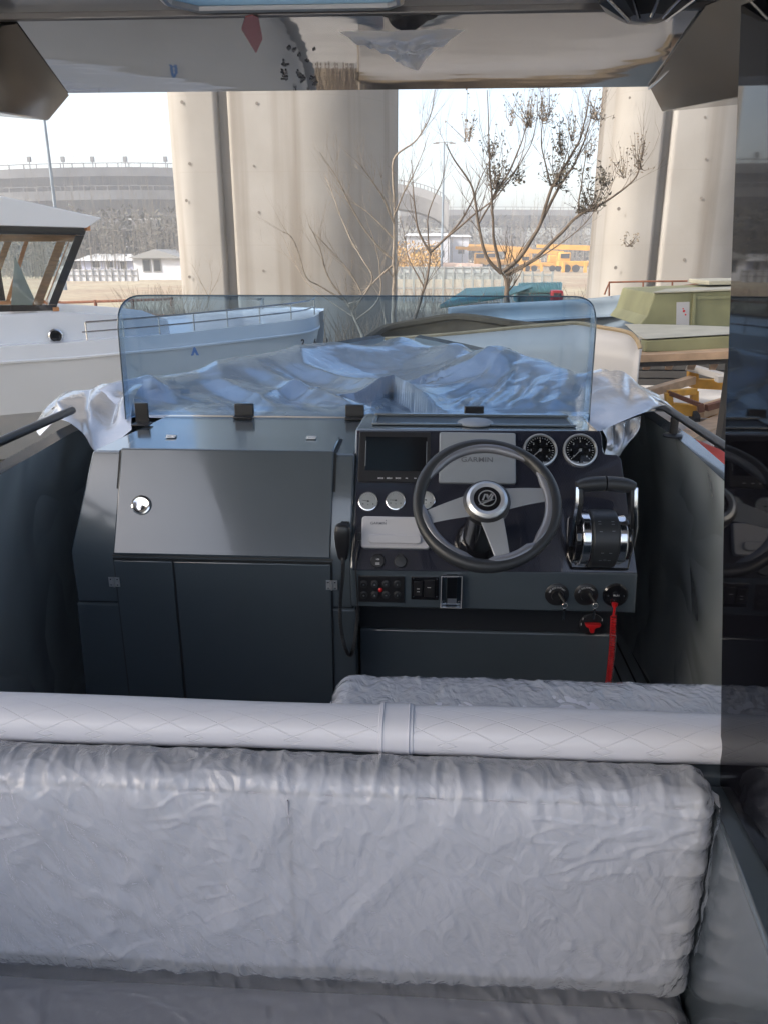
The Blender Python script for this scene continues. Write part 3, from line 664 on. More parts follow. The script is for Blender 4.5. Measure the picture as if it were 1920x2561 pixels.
for (x, v) in ((-.018, .058), (.018, .058), (-.018, .05), (.018, .05), (-.016, .028), (.018, .03), (-.01, -.028), (.012, -.028), (-.012, -.045), (.012, -.045), (0, -.044)):
    an = math.acos(max(-1, min(1, (v - .025) / .082))); z = .028 + .0825 * math.sin(an)
    P_ = TM @ Vector((x + .004, v, z)); nn = (TM.to_3x3() @ Vector((0, math.cos(an), math.sin(an)))); uu = nn.cross(FX) * -1
    b.prism([(-.004, -.0007), (.004, -.0007), (.004, .0007), (-.004, .0007)], .0, .0003, frame(P_, FX, uu, nn))
b.build('button_print', GREYP, thr, smooth=0)
# ---- handheld microphone with coiled cord, hung on the side of the helm console
mp_ = at(857, 1355, Y=2.07)
mic = MB(); rows = []
for (dz, wx, wy) in ((.056, .010, .006), (.050, .020, .012), (.03, .024, .017), (0, .022, .017), (-.03, .018, .014), (-.05, .014, .011), (-.056, .007, .006)):
    rows.append([(mp_.x + wx * math.copysign(abs(math.cos(a)) ** .5, math.cos(a)), mp_.y + wy * math.copysign(abs(math.sin(a)) ** .5, math.sin(a)), mp_.z + dz) for a in np.linspace(0, 2 * math.pi, 25)])
mic.grid(np.array(rows)); mic.f += [tuple(range(25)), tuple(6 * 25 + i for i in range(25))]
mic = tag(mic.build('radio_microphone', BLACK, subd=1), 'black handheld radio microphone with a looping cord, hung beside the instrument panel', 'microphone')
MB().box(mp_.x - .012, mp_.x + .012, mp_.y + .016, 2.236, mp_.z + .01, mp_.z + .035).build('mic_bracket', BLACK, mic, bevel=.002)
cpx = [(858, 1392, 2.06), (858, 1440, 2.05), (852, 1500, 2.04), (852, 1560, 2.04), (862, 1615, 2.04), (876, 1640, 2.04), (886, 1610, 2.045), (893, 1560, 2.05), (895, 1525, 2.055)]
cp = [at(a, b_, Y=c_) for a, b_, c_ in cpx]
cc = catmull(cp, 90); pts = []
for i, p in enumerate(cc): 
    a = i * .85; pts.append(p + Vector((.0045 * math.cos(a), .0045 * math.sin(a), .0015 * math.sin(a))))
MB().tube(pts, .0014, 5).build('coiled_cord', BLACK, mic)
MB().tube(catmull([cp[-1], at(893, 1480, Y=2.06), at(890, 1430, Y=2.07), at(893, 1390, Y=2.08), at(901, 1352, Y=2.10)], 8), .0022, 8).build('cord_tail', BLACK, mic)
M = pf(901, 1345, H0); MB().box(-.007, .007, -.010, .012, .002, .018, M).build('cord_plug', BLACK, mic, bevel=.002)
# ---- windshield
base = [(-1.058, 2.66), (-1.048, 2.69), (-1.02, 2.722), (-.97, 2.742), (-.90, 2.75)] + [(x, 2.75) for x in np.linspace(-.75, .38, 12)] + [(.46, 2.748), (.515, 2.738), (.545, 2.715), (.556, 2.68)]
bv = catmull([Vector((x, y, 0)) for x, y in base], 5); S = [0]
for i in range(1, len(bv)): S.append(S[-1] + (bv[i] - bv[i - 1]).length)
tot = S[-1]; rows = []; NZ = 26
for k in range(NZ):
    t = k / (NZ - 1); row = []
    for p, s in zip(bv, S):
        d = min(s, tot - s); rc = .10; top = 1.462 - (rc - math.sqrt(max(0, rc * rc - (rc - min(d, rc)) ** 2)))
        bot = 1.046; z = bot + (top - bot) * t; row.append((p.x, p.y + .05 * (z - 1.046), z))
    rows.append(row)
ws = MB().grid(np.array(rows)).build('windshield', GLASS, boat, solid=.006, smooth=1.2)
edge = [Vector(q) + Vector((0, 0, .001)) for q in rows[-1]]
TINT = mat('glass_edge', (.02, .05, .08), .2, coat=.5)
MB().tube([Vector(r[0]) for r in rows] + edge + [Vector(r[-1]) for r in rows[::-1]], .0024, 6).build('glass_edge', TINT, ws)
for px, py, Yb, w_ in ((349, 1076, None, .012), (611, 1043, 2.725, .034), (887, 1043, 2.725, .033), (1184, 1040, 2.725, .034)):
    if Yb is None:
        b = MB(); b.box(-1.0, -.955, 2.60, 2.612, 1.045, 1.115); b.box(-1.0, -.94, 2.55, 2.60, 1.045, 1.051); b.build('glass_clamp', BLACK, ws, bevel=.002)
    else:
        p = at(px, py, Y=Yb); zb = 1.045
        b = MB(); b.box(p.x - w_, p.x + w_, 2.722, 2.744, zb, zb + .047); b.box(p.x - w_, p.x + w_, 2.69, 2.722, zb, zb + .008); b.build('glass_clamp', BLACK, ws, bevel=.003)
# ---- hardtop, its corner fairings, hatch, lamp, film and the glossy side pillar
b = MB(); b.box(-1.42, 1.02, 1.500, 2.128, 1.98, 2.04); top = b.build('hardtop', TOPM, boat, bevel=.004)
HX0, HX1, HY0, HY1 = -.425, -.055, 1.12, 1.462
b = MB(); zt0 = 1.992
b.box(-1.12, HX0, -.08, 1.499, zt0, 2.04); b.box(HX1, .74, -.08, 1.499, zt0, 2.04); b.box(HX0 + .0005, HX1 - .0005, -.08, HY0, zt0 + .001, 2.039); b.box(HX0 + .0005, HX1 - .0005, HY1, 1.498, zt0 + .001, 2.039)
b.build('hardtop_rear', mat('ceiling_film', (.32, .32, .335), .2, ior=1.7, bump=.1, bscale=2, bdist=.01), top, smooth=0)
b = MB(); loop = [(HX0 + .03, HY0), (HX1 - .02, HY0), (HX1, HY0 + .03), (HX1, HY1 - .02), (HX1 - .02, HY1), (HX0 + .04, HY1), (HX0, HY1 - .04), (HX0, HY0 + .03)]
b.tube([(x, y, 1.985) for x, y in loop], .008, 8, closed=True); b.build('hatch_frame', ALU, top)
HG = mat('hatch_pane_blue', (.42, .55, .62), .25); N = HG.node_tree.nodes; tl = N.new('ShaderNodeBsdfTranslucent'); tl.inputs[0].default_value = (.62, .78, .86, 1); mx = N.new('ShaderNodeMixShader'); mx.inputs[0].default_value = .75
HG.node_tree.links.new(N['Principled BSDF'].outputs[0], mx.inputs[1]); HG.node_tree.links.new(tl.outputs[0], mx.inputs[2]); HG.node_tree.links.new(mx.outputs[0], N['Material Output'].inputs[0])
b = MB(); b.prism(loop, 1.986, 1.992); b.build('hatch_pane', HG, top, smooth=0)
def fairing(pts, name='corner_fairing'):
    return MB().hull(pts).build(name, mat('fairing_black', (.007, .007, .010), .12, spec=.14) if 'fairing_black' not in bpy.data.materials else bpy.data.materials['fairing_black'], top, bevel=.004)
A = at(45, 58, Z=1.979); B = at(175, 238, Z=1.979); D = at(122, 302, Y=2.10)
P2 = at(-140, 89, Y=1.30); D2 = at(-140, 259, Y=1.36)
fairing([A, B, D, P2, D2, Vector((-1.42, 1.45, 1.979)), Vector((-1.42, 2.05, 1.979)), Vector((-1.42, 1.6, 1.9))])
A = at(1700, 95, Z=1.979); A2 = at(1760, 10, Z=1.979); B = at(1622, 217, Z=1.979); D = at(1654, 280, Y=2.10)
P2 = at(1960, -76, Y=1.15); D2 = at(1960, 222, Y=1.28)
fairing([A, A2, B, D, P2, D2, Vector((1.09, 1.45, 1.979)), Vector((1.09, 2.05, 1.979)), Vector((1.09, 1.6, 1.9))])
MB().tube([B + Vector((0, 0, -.003)), P2], .0035, 6).build('edge_trim', CHROME, top)
p = at(1620, -12, Z=1.985)
sp = MB().lathe([(.001, -.045), (.035, -.04), (.075, -.018), (.085, 0)], T(p.x, p.y, 1.992), 8).build('cabin_speaker', BLACK, top, smooth=0)
b = MB()
for k in range(5):
    a = math.radians(200 + k * 36); b.tube([T(p.x, p.y, 1.992) @ Vector((.03 * math.cos(a), .03 * math.sin(a), -.044)), T(p.x, p.y, 1.992) @ Vector((.088 * math.cos(a), .088 * math.sin(a), -.006))], .0028, 6)
b.build('speaker_rib', CHROME, sp)
# torn silver film left on the underside
out = [(850, 44), (960, 38), (1090, 38), (1160, 42), (1140, 56), (1110, 70), (1092, 92), (1060, 112), (1015, 131), (985, 118), (965, 95), (925, 80), (880, 60)]
oc = [at(x, y, Z=1.974) for x, y in out]; cx = sum((p.x for p in oc)) / len(oc); cy = sum((p.y for p in oc)) / len(oc)
b = MB(); nr = 14; rows = []
for k in range(nr + 1):
    t = k / nr; row = []
    for j in range(len(oc) * 6 + 1):
        jj = j / 6; i0 = int(jj) % len(oc); f = jj - int(jj); q = oc[i0].lerp(oc[(i0 + 1) % len(oc)], f)
        x = cx + (q.x - cx) * t; y = cy + (q.y - cy) * t; amp = .020 * min(1, 3 * (1 - t) + .25)
        row.append((x + .006 * noise.noise((x * 40, y * 40, 3)) * t, y + .006 * noise.noise((x * 40, y * 40, 9)), 1.958 - amp * (.5 + abs(noise.noise((x * 14, y * 22, 0))) * 1.2 + .5 * abs(noise.noise((x * 45, y * 45, 2))))))
    rows.append(row)
FILMS = mat('crumpled_silver_film', (.92, .92, .93), .25, metal=.1, coat=.4)
tag(b.grid(np.array(rows)).build('torn_film', FILMS, None, smooth=.7), 'torn crumpled silver film stuck under the glossy hardtop', 'plastic film')
# reflections of a red lozenge and lettering, laid on the underside as flat shapes
def onz(px, py): return at(px, py, Z=1.9785)
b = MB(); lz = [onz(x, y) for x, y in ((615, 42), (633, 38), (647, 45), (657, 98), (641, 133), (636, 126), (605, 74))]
b.slab([Vector((p.x, p.y, 1.9795)) for p in lz], (0, 0, -.001)); b.build('red_reflection', mat('reflection_red', (.30, .012, .015), .4), top, smooth=0)
INK_REFL = mat('ink_and_reflection', (.01, .01, .014), .4); b = MB()
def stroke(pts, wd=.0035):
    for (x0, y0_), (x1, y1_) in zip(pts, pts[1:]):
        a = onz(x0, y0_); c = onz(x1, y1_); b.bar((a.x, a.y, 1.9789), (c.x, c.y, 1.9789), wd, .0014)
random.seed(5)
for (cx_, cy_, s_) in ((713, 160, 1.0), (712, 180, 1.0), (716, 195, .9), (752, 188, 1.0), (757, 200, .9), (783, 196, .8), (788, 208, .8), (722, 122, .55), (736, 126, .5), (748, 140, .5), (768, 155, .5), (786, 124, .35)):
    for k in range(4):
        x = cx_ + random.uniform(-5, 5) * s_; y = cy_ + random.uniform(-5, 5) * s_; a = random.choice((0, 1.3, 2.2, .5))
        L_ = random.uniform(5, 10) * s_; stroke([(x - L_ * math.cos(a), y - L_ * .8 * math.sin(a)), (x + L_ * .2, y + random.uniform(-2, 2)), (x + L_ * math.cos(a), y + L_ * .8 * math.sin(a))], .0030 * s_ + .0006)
b.build('lettering_reflection', INK_REFL, top, smooth=0)
# glossy black pillar panel on the right, standing on the coaming
PX = .441
f0 = at(1791, 1935, X=PX); f1 = at(1845, 0, X=PX); 
yb0 = .995; pts = [Vector((PX, yb0, .853)), Vector((PX, at(1808, 1145, X=PX).y, at(1808, 1145, X=PX).z)), Vector((PX, f1.y, 1.979)), Vector((PX, .80, 1.979)), Vector((PX, .62, 1.2)), Vector((PX, .80, .853))]
print('pillar', f0, f1, at(1905, 2190, X=PX), at(1808, 1145, X=PX))
MB().slab(pts, (.055, 0, 0)).build('side_pillar', MIRROR, boat, bevel=.004)
# coaming and bench
b = MB(); b.hull([Vector(p) for q in (.852, .003) for p in ((.420, .999, q), (.380, .5, q), (.31, -.3, q), (.88, -.3, q), (.88, .999, q))])
b.build('side_coaming', GEL, boat, bevel=.006)
b = MB(); b.box(-1.23, .855, 1.0, 1.12, .003, .868); bench = b.build('bench', GEL, boat, bevel=.006)
b = MB(); b.box(-1.23, .36, .30, .999, .003, .40); b.build('bench_base', GEL, bench, bevel=.006)
b = MB(); b.box(-.30, .62, 1.13, 1.45, .003, .689); b.build('helm_seat_base', GEL, boat, bevel=.01)
print('boat ok')
# ------------------------------------------------------------------ cushions, each with its plastic wrap
def sup(a, p): return math.copysign(abs(a) ** p, a)
xs = np.linspace(-1.23, .80, 260); rows = []
bol_c = (1.045, .899)
for x in xs:
    en = min(1, (x + 1.23) / .012 + .25, (.80 - x) / .008 + .3); w_ = .0035 * noise.noise((x * 2.3, 0, 0)) 
    rows.append([(x, bol_c[0] + (.042 + w_) * en * sup(math.cos(a), .8), bol_c[1] + (.031 + w_) * en * sup(math.sin(a), .8)) for a in np.linspace(0, 2 * math.pi, 49)])
b = MB().grid(np.array(rows)); b.f += [tuple(range(48)), tuple(259 * 49 + i for i in range(48))]
bolster = tag(b.build('bolster_cushion', QUILT, None, smooth=1.1), 'long white quilted bolster lying on top of the bench back', 'cushion')
def ringband(x0, x1, add, nm, m):
    rows = [[(x, bol_c[0] + (.042 + ad) * sup(math.cos(a), .8), bol_c[1] + (.031 + ad) * sup(math.sin(a), .8)) for a in np.linspace(0, 2 * math.pi, 49)] for x, ad in ((x0, -.002), (x0 + .001, add), (x1 - .001, add), (x1, -.002))]
    return MB().grid(np.array(rows)).build(nm, m, bolster, smooth=.6)
BANDV = mat('band_vinyl', (.53, .54, .60), .45)
ringband(-.065, -.012, .0015, 'plain_band', BANDV); ringband(-.060, -.0575, .0032, 'seam', VINYL); ringband(-.020, -.0175, .0032, 'seam', VINYL)
def rbox(x0, x1, y0_, y1_, z0, z1, r=.04, puff=.01, seed=0, n=(90, 14, 24)):
    """a padded cushion: rounded box with softly bulging faces"""
    b = bmesh.new(); vs, fs = [], []
    cx, cy, cz = (x0 + x1) / 2, (y0_ + y1_) / 2, (z0 + z1) / 2; hx_, hy_, hz_ = (x1 - x0) / 2, (y1_ - y0_) / 2, (z1 - z0) / 2
    m = MB()
    def face(ax, sg):
        a1, a2 = [i for i in range(3) if i != ax]; N1, N2 = n[a1], n[a2]; rows = []
        for i in range(N1 + 1):
            row = []
            for j in range(N2 + 1):
                p = [0, 0, 0]; p[ax] = sg * 1.; p[a1] = -1 + 2 * i / N1; p[a2] = -1 + 2 * j / N2
                q = Vector((p[0] * hx_, p[1] * hy_, p[2] * hz_)); inner = Vector((max(-hx_ + r, min(hx_ - r, q.x)), max(-hy_ + r, min(hy_ - r, q.y)), max(-hz_ + r, min(hz_ - r, q.z))))
                d = q - inner; q = inner + (d.normalized() * r if d.length > 1e-9 else d)
                bul = puff * (1 - abs(p[a1]) ** 4) * (1 - abs(p[a2]) ** 2); q[ax] += sg * bul
                q += Vector((1, 1, 1)) * .002 * noise.noise((q.x * 5 + seed, q.y * 5, q.z * 5)); row.append((q.x + cx, q.y + cy, q.z + cz))
            rows.append(row)
        m.grid(np.array(rows))
    for ax in range(3):
        for sg in (-1, 1): face(ax, sg)
    b.free(); return m
def weld(o):
    b = bmesh.new(); b.from_mesh(o.data); bmesh.ops.remove_doubles(b, verts=b.verts, dist=.0006); bmesh.ops.recalc_face_normals(b, faces=b.faces); b.to_mesh(o.data); b.free()
    o.data.polygons.foreach_set('use_smooth', [True] * len(o.data.polygons)); return o
backc = tag(weld(rbox(-1.23, .408, .93, .996, .514, .878, .034, .007, 1).build('back_cushion', VINYL, None)), 'tall pale back cushion of the bench, wrapped in clear plastic film', 'cushion')
seatc = tag(weld(rbox(-1.23, .405, .36, .925, .401, .512, .035, .004, 2).build('seat_cushion', VINYL, None)), 'flat pale seat cushion in clear plastic at the bottom edge of the photo', 'cushion')
helmc = tag(weld(rbox(-.17, .60, 1.14, 1.40, .690, .786, .05, .016, 3).build('helm_seat_cushion', VINYL, None)), 'plastic wrapped helm seat cushion showing just beyond the quilted bolster', 'cushion')
# seams on the back cushion
b = MB(); b.tube([(x, .9245, .866) for x in np.linspace(-1.22, .40, 40)], .0016, 6); b.tube([(-.188, .9175 , z) for z in np.linspace(.56, .86, 20)], .0016, 6); b.tube([(.404, .93, z) for z in np.linspace(.56, .86, 12)], .004, 6)
b.build('piping', mat('seam_piping', (.34, .34, .39), .5), backc)
def ridged(x, y, s, seed, sharp=3.):
    n = snoise(x, y, s, seed); return np.clip(1 - np.abs(n) * sharp, 0, 1)
def wrap(profile, x0, x1, r, parent, seed, amp, matl, nx=560, ns=170, ends=(0, 1)):
    """a sheet of film following a cushion: profile is a polyline of (y, z) round its section, wrinkled along its normals"""
    pr = catmull([Vector((0, a, b_)) for a, b_ in profile], 8); S_ = [0]
    for k in range(1, len(pr)): S_.append(S_[-1] + (pr[k] - pr[k - 1]).length)
    sv = np.linspace(0, S_[-1], ns); py_ = np.interp(sv, S_, [p.y for p in pr]); pz_ = np.interp(sv, S_, [p.z for p in pr])
    ty, tz = np.gradient(py_), np.gradient(pz_); L_ = np.hypot(ty, tz); ny_, nz_ = -tz / L_, ty / L_
    k_ = np.ones(7) / 7; ny_ = np.convolve(np.pad(ny_, 3, 'edge'), k_, 'valid'); nz_ = np.convolve(np.pad(nz_, 3, 'edge'), k_, 'valid')
    xs_ = np.linspace(x0, x1, nx); X, Sg = np.meshgrid(xs_, sv); curv = np.abs(np.gradient(np.unwrap(np.arctan2(nz_, ny_)))); cw = np.convolve(np.pad(curv, 12, 'edge'), np.ones(25) / 25, 'valid'); cw = np.clip(cw / (cw.max() + 1e-9) * 1.3, 0, 1)[:, None]
    wx = .05 * snoise(X, Sg, 2.2, seed); ws = .05 * snoise(X, Sg, 2.4, seed + 3)
    Xw, Sw = X + wx, Sg + ws
    A1 = ridged(Xw + .55 * Sw, Sw * .45 - .2 * Xw, 9, seed + 1, 6) + .5 * ridged(Xw * 1.2 + .9 * Sw, Sw * .4 - .5 * Xw, 17, seed + 21, 6); A2 = ridged(Xw - .8 * Sw, Sw * .5 + .3 * Xw, 5, seed + 2, 5)
    A3 = ridged(Xw * 1.3 + .7 * Sw, Sw * .5 - .3 * Xw, 34, seed + 31, 4); A4 = ridged(Xw * .6 - 1.1 * Sw, Sw * .7 + .4 * Xw, 27, seed + 33, 5) * np.clip(snoise(X, Sg, 5, seed + 34) * 3, 0, 1) * 1.6
    m1 = np.clip(snoise(X, Sg, 2.0, seed + 7) * 2.5 + .45, 0, 1); m2 = np.clip(snoise(X, Sg, 1.7, seed + 8) * 2.5 + .35, 0, 1)
    G_ = ridged(Xw * 3.0, Sw * .55, 6, seed + 4, 3.2); G2 = ridged(Xw * 4.6, Sw * 1.1, 7, seed + 6, 3)
    h = amp * (.7 * A1 * m1 + .6 * A2 * m2 + .3 * snoise(X, Sg, 4, seed + 9)) + amp * .30 * (A3 + A4) + cw * amp * (.55 * G_ * np.clip(.4 + 1.4 * snoise(X, Sg, 3, seed + 12) + .5, 0, 1.3) + .45 * G2)
    de = np.minimum(np.where(ends[0], X - x0, 9), np.where(ends[1], x1 - X, 9)); ed = np.clip(1 - de / .07, 0, 1)
    h = h + ed * amp * 1.6 * ridged(Xw * 1.2, Sw * 3.5, 6, seed + 14, 3)
    dd = np.clip((r - de) / r, 0, 1); off = r * (1 - np.sqrt(np.clip(1 - dd * dd, 0, 1))); hh = .0022 + h - off
    Yc = py_[:, None] + ny_[:, None] * hh; Zc = pz_[:, None] + nz_[:, None] * hh
    return MB().grid(np.stack([X, Yc, Zc], 2)).build('plastic_wrap', matl, parent, smooth=3.1, recalc=False)
MILK = film_mat('milky_film', .6, (.60, .62, .68), .2)
wrap([(.934, .517), (.922, .535), (.920, .57), (.9175, .64), (.9172, .72), (.9175, .80), (.922, .845), (.931, .872), (.948, .884), (.968, .887), (.992, .884)], -1.24, .416, .034, backc, 3, .0046, FILM)
wrap([(.355, .475), (.362, .497), (.385, .512), (.50, .519), (.64, .5205), (.80, .5195), (.90, .516), (.945, .513)], -1.24, .412, .034, seatc, 31, .0040, film_mat('seat_film', .22, (.80, .82, .88), .2))
wrap([(1.128, .70), (1.129, .73), (1.140, .765), (1.17, .789), (1.22, .800), (1.28, .803), (1.34, .799), (1.39, .785), (1.408, .755), (1.412, .72)], -.178, .61, .05, helmc, 57, .0032, MILK, nx=260, ns=110, ends=(1, 0))
# bunched wrap end at the right corner of the back cushion
random.seed(3); b = MB(); rows = []
for i in range(26):
    t = i / 25; z = .62 + .25 * t; row = []
    for j in range(22):
        s = j / 21; x = .405 + (.020 + .014 * noise.noise((t * 6, 3, 1))) * math.sin(s * math.pi) * (1.2 - .9 * abs(t - .45)); y = .905 + .10 * s
        x += .006 * noise.noise((z * 45, y * 60, 0)); row.append((x, y - .012 * math.sin(s * 3), z + .008 * noise.noise((z * 20, y * 40, 5))))
    rows.append(row)
b.grid(np.array(rows)).build('wrap_end', bpy.data.materials['milky_film'], backc, smooth=3, subd=1, recalc=False)
# ------------------------------------------------------------------ tarpaulin over the bow
def tps(pts):                                     # thin plate surface through (x, y, z) points
    A = np.array(pts); n = len(A); D = np.linalg.norm(A[:, None, :2] - A[None, :, :2], axis=2); K = np.where(D > 0, D ** 2 * np.log(D + 1e-12), 0) + np.eye(n) * .002
    Pm = np.c_[np.ones(n), A[:, :2]]; S_ = np.block([[K, Pm], [Pm.T, np.zeros((3, 3))]]); w_ = np.linalg.solve(S_, np.r_[A[:, 2], 0, 0, 0])
    def f(x, y):
        z = w_[n] + w_[n + 1] * x + w_[n + 2] * y
        for k in range(n): d = np.sqrt((x - A[k, 0]) ** 2 + (y - A[k, 1]) ** 2) + 1e-9; z = z + w_[k] * d * d * np.log(d)
        return z
    return f
ridge = [(250, 966, 3.05), (340, 942, 3.2), (400, 936, 3.35), (480, 922, 3.55), (560, 899, 3.75), (680, 872, 4.0), (760, 864, 4.3), (825, 855, 4.5), (910, 866, 4.65), (965, 846, 4.75), (1007, 838, 4.8), (1045, 853, 4.7), (1153, 853, 4.4), (1261, 872, 3.95), (1320, 886, 3.75), (1369, 900, 3.6), (1434, 930, 3.4), (1550, 936, 3.3), (1608, 981, 3.05)]
cpts = []
for px, py, Y in ridge:
    p = at(px, py, Y=Y); cpts.append((p.x, p.y, p.z - .012)); cpts.append((p.x * 1.04, p.y + .45, p.z - .22))
for px, py, Y in [(360, 1035, 2.86), (480, 1038, 2.86), (620, 1040, 2.86), (760, 1040, 2.86), (900, 1046, 2.86), (1020, 1050, 2.86), (1120, 1044, 2.86), (1250, 1040, 2.86), (1380, 1036, 2.86), (1470, 1035, 2.86),
                  (1000, 955, 3.75), (900, 925, 4.1), (1100, 915, 4.1), (1050, 885, 4.4), (650, 950, 3.5), (780, 930, 3.8), (1250, 950, 3.45), (1350, 960, 3.3), (500, 985, 3.2), (420, 985, 3.1), (900, 985, 3.4), (1120, 985, 3.35), (1500, 990, 3.05), (1560, 1000, 2.98), (200, 990, 2.95), (130, 1010, 2.86), (1640, 1012, 2.9)]:
    p = at(px, py, Y=Y); cpts.append((p.x, p.y, p.z))
fb = tps(cpts)
U, V = np.meshgrid(np.linspace(-1.42, .90, 230), np.linspace(2.80, 5.15, 210))
Zt = fb(U, V)
def onbase(px, py):                               # where the line of sight meets the draped base
    d = ray(px, py); best = None
    for t in np.linspace(2.9, 5.6, 136):
        q = EYE + d * (t / 1.0)
        if q.z < float(fb(q.x, q.y)): return (q.x, q.y)
    return (q.x, q.y)
def polyd(x, y, pl):
    best = np.full(x.shape, 9.); side = np.zeros(x.shape); tt = np.zeros(x.shape); n = len(pl) - 1
    for i in range(n):
        (ax, ay), (bx, by) = pl[i], pl[i + 1]; dx, dy = bx - ax, by - ay; L2 = dx * dx + dy * dy + 1e-9
        t = np.clip(((x - ax) * dx + (y - ay) * dy) / L2, 0, 1); d = np.sqrt((x - ax - t * dx) ** 2 + (y - ay - t * dy) ** 2); m = d < best
        best = np.where(m, d, best); side = np.where(m, np.sign(dx * (y - ay) - dy * (x - ax)), side); tt = np.where(m, (i + t) / n, tt)
    return best, side, tt
folds = [([(600, 897), (700, 950), (820, 1000), (900, 1030)], .035, .05, 0), ([(480, 924), (560, 960), (640, 1005), (700, 1035)], .03, .04, 0), ([(690, 875), (760, 920), (860, 965), (980, 992)], .045, .06, 0),
    
    ([(330, 958), (380, 966), (415, 992)], .025, .03, 0), ([(620, 1030), (690, 990), (760, 978)], .03, .04, 0), 
    ([(980, 962), (1080, 952), (1180, 920), (1258, 874)], .04, .05, 0), ([(1070, 1015), (1150, 990), (1230, 930), (1262, 884)], .035, .035, 0),
    ([(1268, 884), (1255, 930), (1200, 990), (1120, 1038)], .03, .03, 0), ([(1300, 888), (1288, 940), (1240, 1000), (1180, 1040)], .035, .032, 0),
    ([(1330, 894), (1328, 940), (1290, 1000), (1240, 1038)], .03, .03, 0), ([(1369, 903), (1378, 950), (1350, 1000), (1310, 1038)], .03, .035, 0),
    ([(1350, 905), (1350, 960), (1320, 1005), (1275, 1040)], .018, .02, 0), ([(1400, 917), (1415, 960), (1400, 1005), (1375, 1038)], .025, .03, 0), ([(1470, 990), (1530, 975), (1600, 985)], .02, .03, 0), ([(1490, 1010), (1560, 985), (1640, 1005)], .02, .04, 0),
    ([(1440, 935), (1500, 950), (1560, 940)], .02, .04, 0), ([(820, 1016), (900, 1000), (990, 980), (1030, 1000), (1090, 1038)], .06, .10, 1), ([(150, 990), (260, 985), (340, 970), (420, 990)], .03, .04, 0), ([(250, 975), (300, 1000), (330, 1035)], .025, .03, 0)]
wob = .03 * snoise(U, V, 1.6, 5); Uw, Vw = U + wob, V + .03 * snoise(U, V, 1.5, 15)
for pl, amp, wd, kind_ in folds:
    P2_ = [onbase(*q) for q in pl]; d, sd_, tt = polyd(Uw, Vw, P2_); env = np.clip(np.minimum(tt * 2.6 - .25, (1 - tt) * 5 + .25), 0, 1)
    if kind_ == 0: Zt = Zt + amp * env * (np.exp(-np.sqrt(d * d + .00004) / (wd * 1.7)) - .5 * np.exp(-((d - wd * 2.2) / (wd * 1.3)) ** 2) * (sd_ < 0))
    else: Zt = Zt + np.where(sd_ > 0, amp * env * np.exp(-d / wd), -.05 * env * np.exp(-d / .12))
Zt = Zt + .002 * np.abs(snoise(U + .5 * V, V, 8, 1)) + .0012 * snoise(U, V, 22, 4)
side_ = np.maximum(0, np.abs(U - XC) - (1.19 - .0 * V)); Zt = Zt - 1.5 * side_
tarp = tag(MB().grid(np.stack([U + .3 * wob, V, Zt], 2)).build('tarpaulin', TARP, None, smooth=3.1, recalc=False, solid=.002), 'silver grey tarpaulin draped in folds over the bow behind the tinted windshield', 'tarpaulin')
# bunches of the same tarpaulin hanging at both rails
def bunch(p0, p1, drop, nfold, seed, wdt, nm='tarp_fold'):
    rows = []; n = 60
    for k in range(26):
        t = k / 25; row = []
        for i in range(n):
            s = i / (n - 1); c = p0.lerp(p1, s); am = wdt * (.25 + .75 * t)
            off = am * math.sin(s * nfold * 2 * math.pi + 1.5 * noise.noise((s * 3, t * 2, seed))) + .02 * noise.noise((s * 6, t * 3, seed + 4))
            q = c + Vector((.03 * noise.noise((s * 4, t * 2, seed + 1)), off, 0)); q.z -= drop * (t ** 1.1) * (.75 + .35 * noise.noise((s * 2.5, 0, seed))); q += (p1 - p0) * (.10 * t * math.sin(s * 5 + seed)) ; q.z += .05 * math.sin(math.pi * min(1, t * 2.2)) * (1 - t)
            row.append(tuple(q))
        rows.append(row)
    MB().grid(np.array(rows)).build(nm, TARP, tarp, smooth=3.1, subd=1, recalc=False)
def P3(px, py, Y): return at(px, py, Y=Y)
def foldsheet(outline, Yn, nm, depth=.05, k1=26, k2=9, seed=0):
    """an irregular hanging flap: rows run from a top line to a bottom line (pixel lists with their distance)"""
    topl, botl = outline; tp = catmull([P3(*q) for q in topl], 14); bt = catmull([P3(*q) for q in botl], 14)
    def res(L, n):
        S = [0]
        for i in range(1, len(L)): S.append(S[-1] + (L[i] - L[i - 1]).length)
        o = []
        for k in range(n):
            s = S[-1] * k / (n - 1); i = max(0, min(len(S) - 2, next((j - 1 for j in range(1, len(S)) if S[j] >= s - 1e-9), len(S) - 2))); f = (s - S[i]) / max(1e-9, S[i + 1] - S[i]); o.append(L[i].lerp(L[i + 1], min(1, f)))
        return o
    n = 70; tp = res(tp, n); bt = res(bt, n); rows = []
    for k in range(30):
        t = k / 29; row = []
        for i in range(n):
            s = i / (n - 1); q = tp[i].lerp(bt[i], t); amp = depth * math.sin(math.pi * min(1, t * 1.2 + .08)) 
            q = q + Vector((0, -1, .25)) * (amp * (math.sin(s * k2 * 2 * math.pi / 2 + 2.2 * noise.noise((s * 2.4, t * 1.3, seed))) * .6 + noise.noise((s * k2, t * 1.5, seed + 2)) * .8) + .05 * math.sin(math.pi * t))
            row.append(tuple(q))
        rows.append(row)
    return MB().grid(np.array(rows)).build(nm, TARP, tarp, smooth=3.1, subd=1, recalc=False)
foldsheet(([(110, 1040, 2.90), (150, 985, 2.95), (215, 975, 3.0), (300, 965, 3.05), (360, 960, 3.05)], [(100, 1090, 2.62), (150, 1050, 2.62), (205, 1080, 2.56), (248, 1130, 2.52), (330, 1075, 2.60)]), 0, 'tarp_fold', .045, k2=7, seed=4)
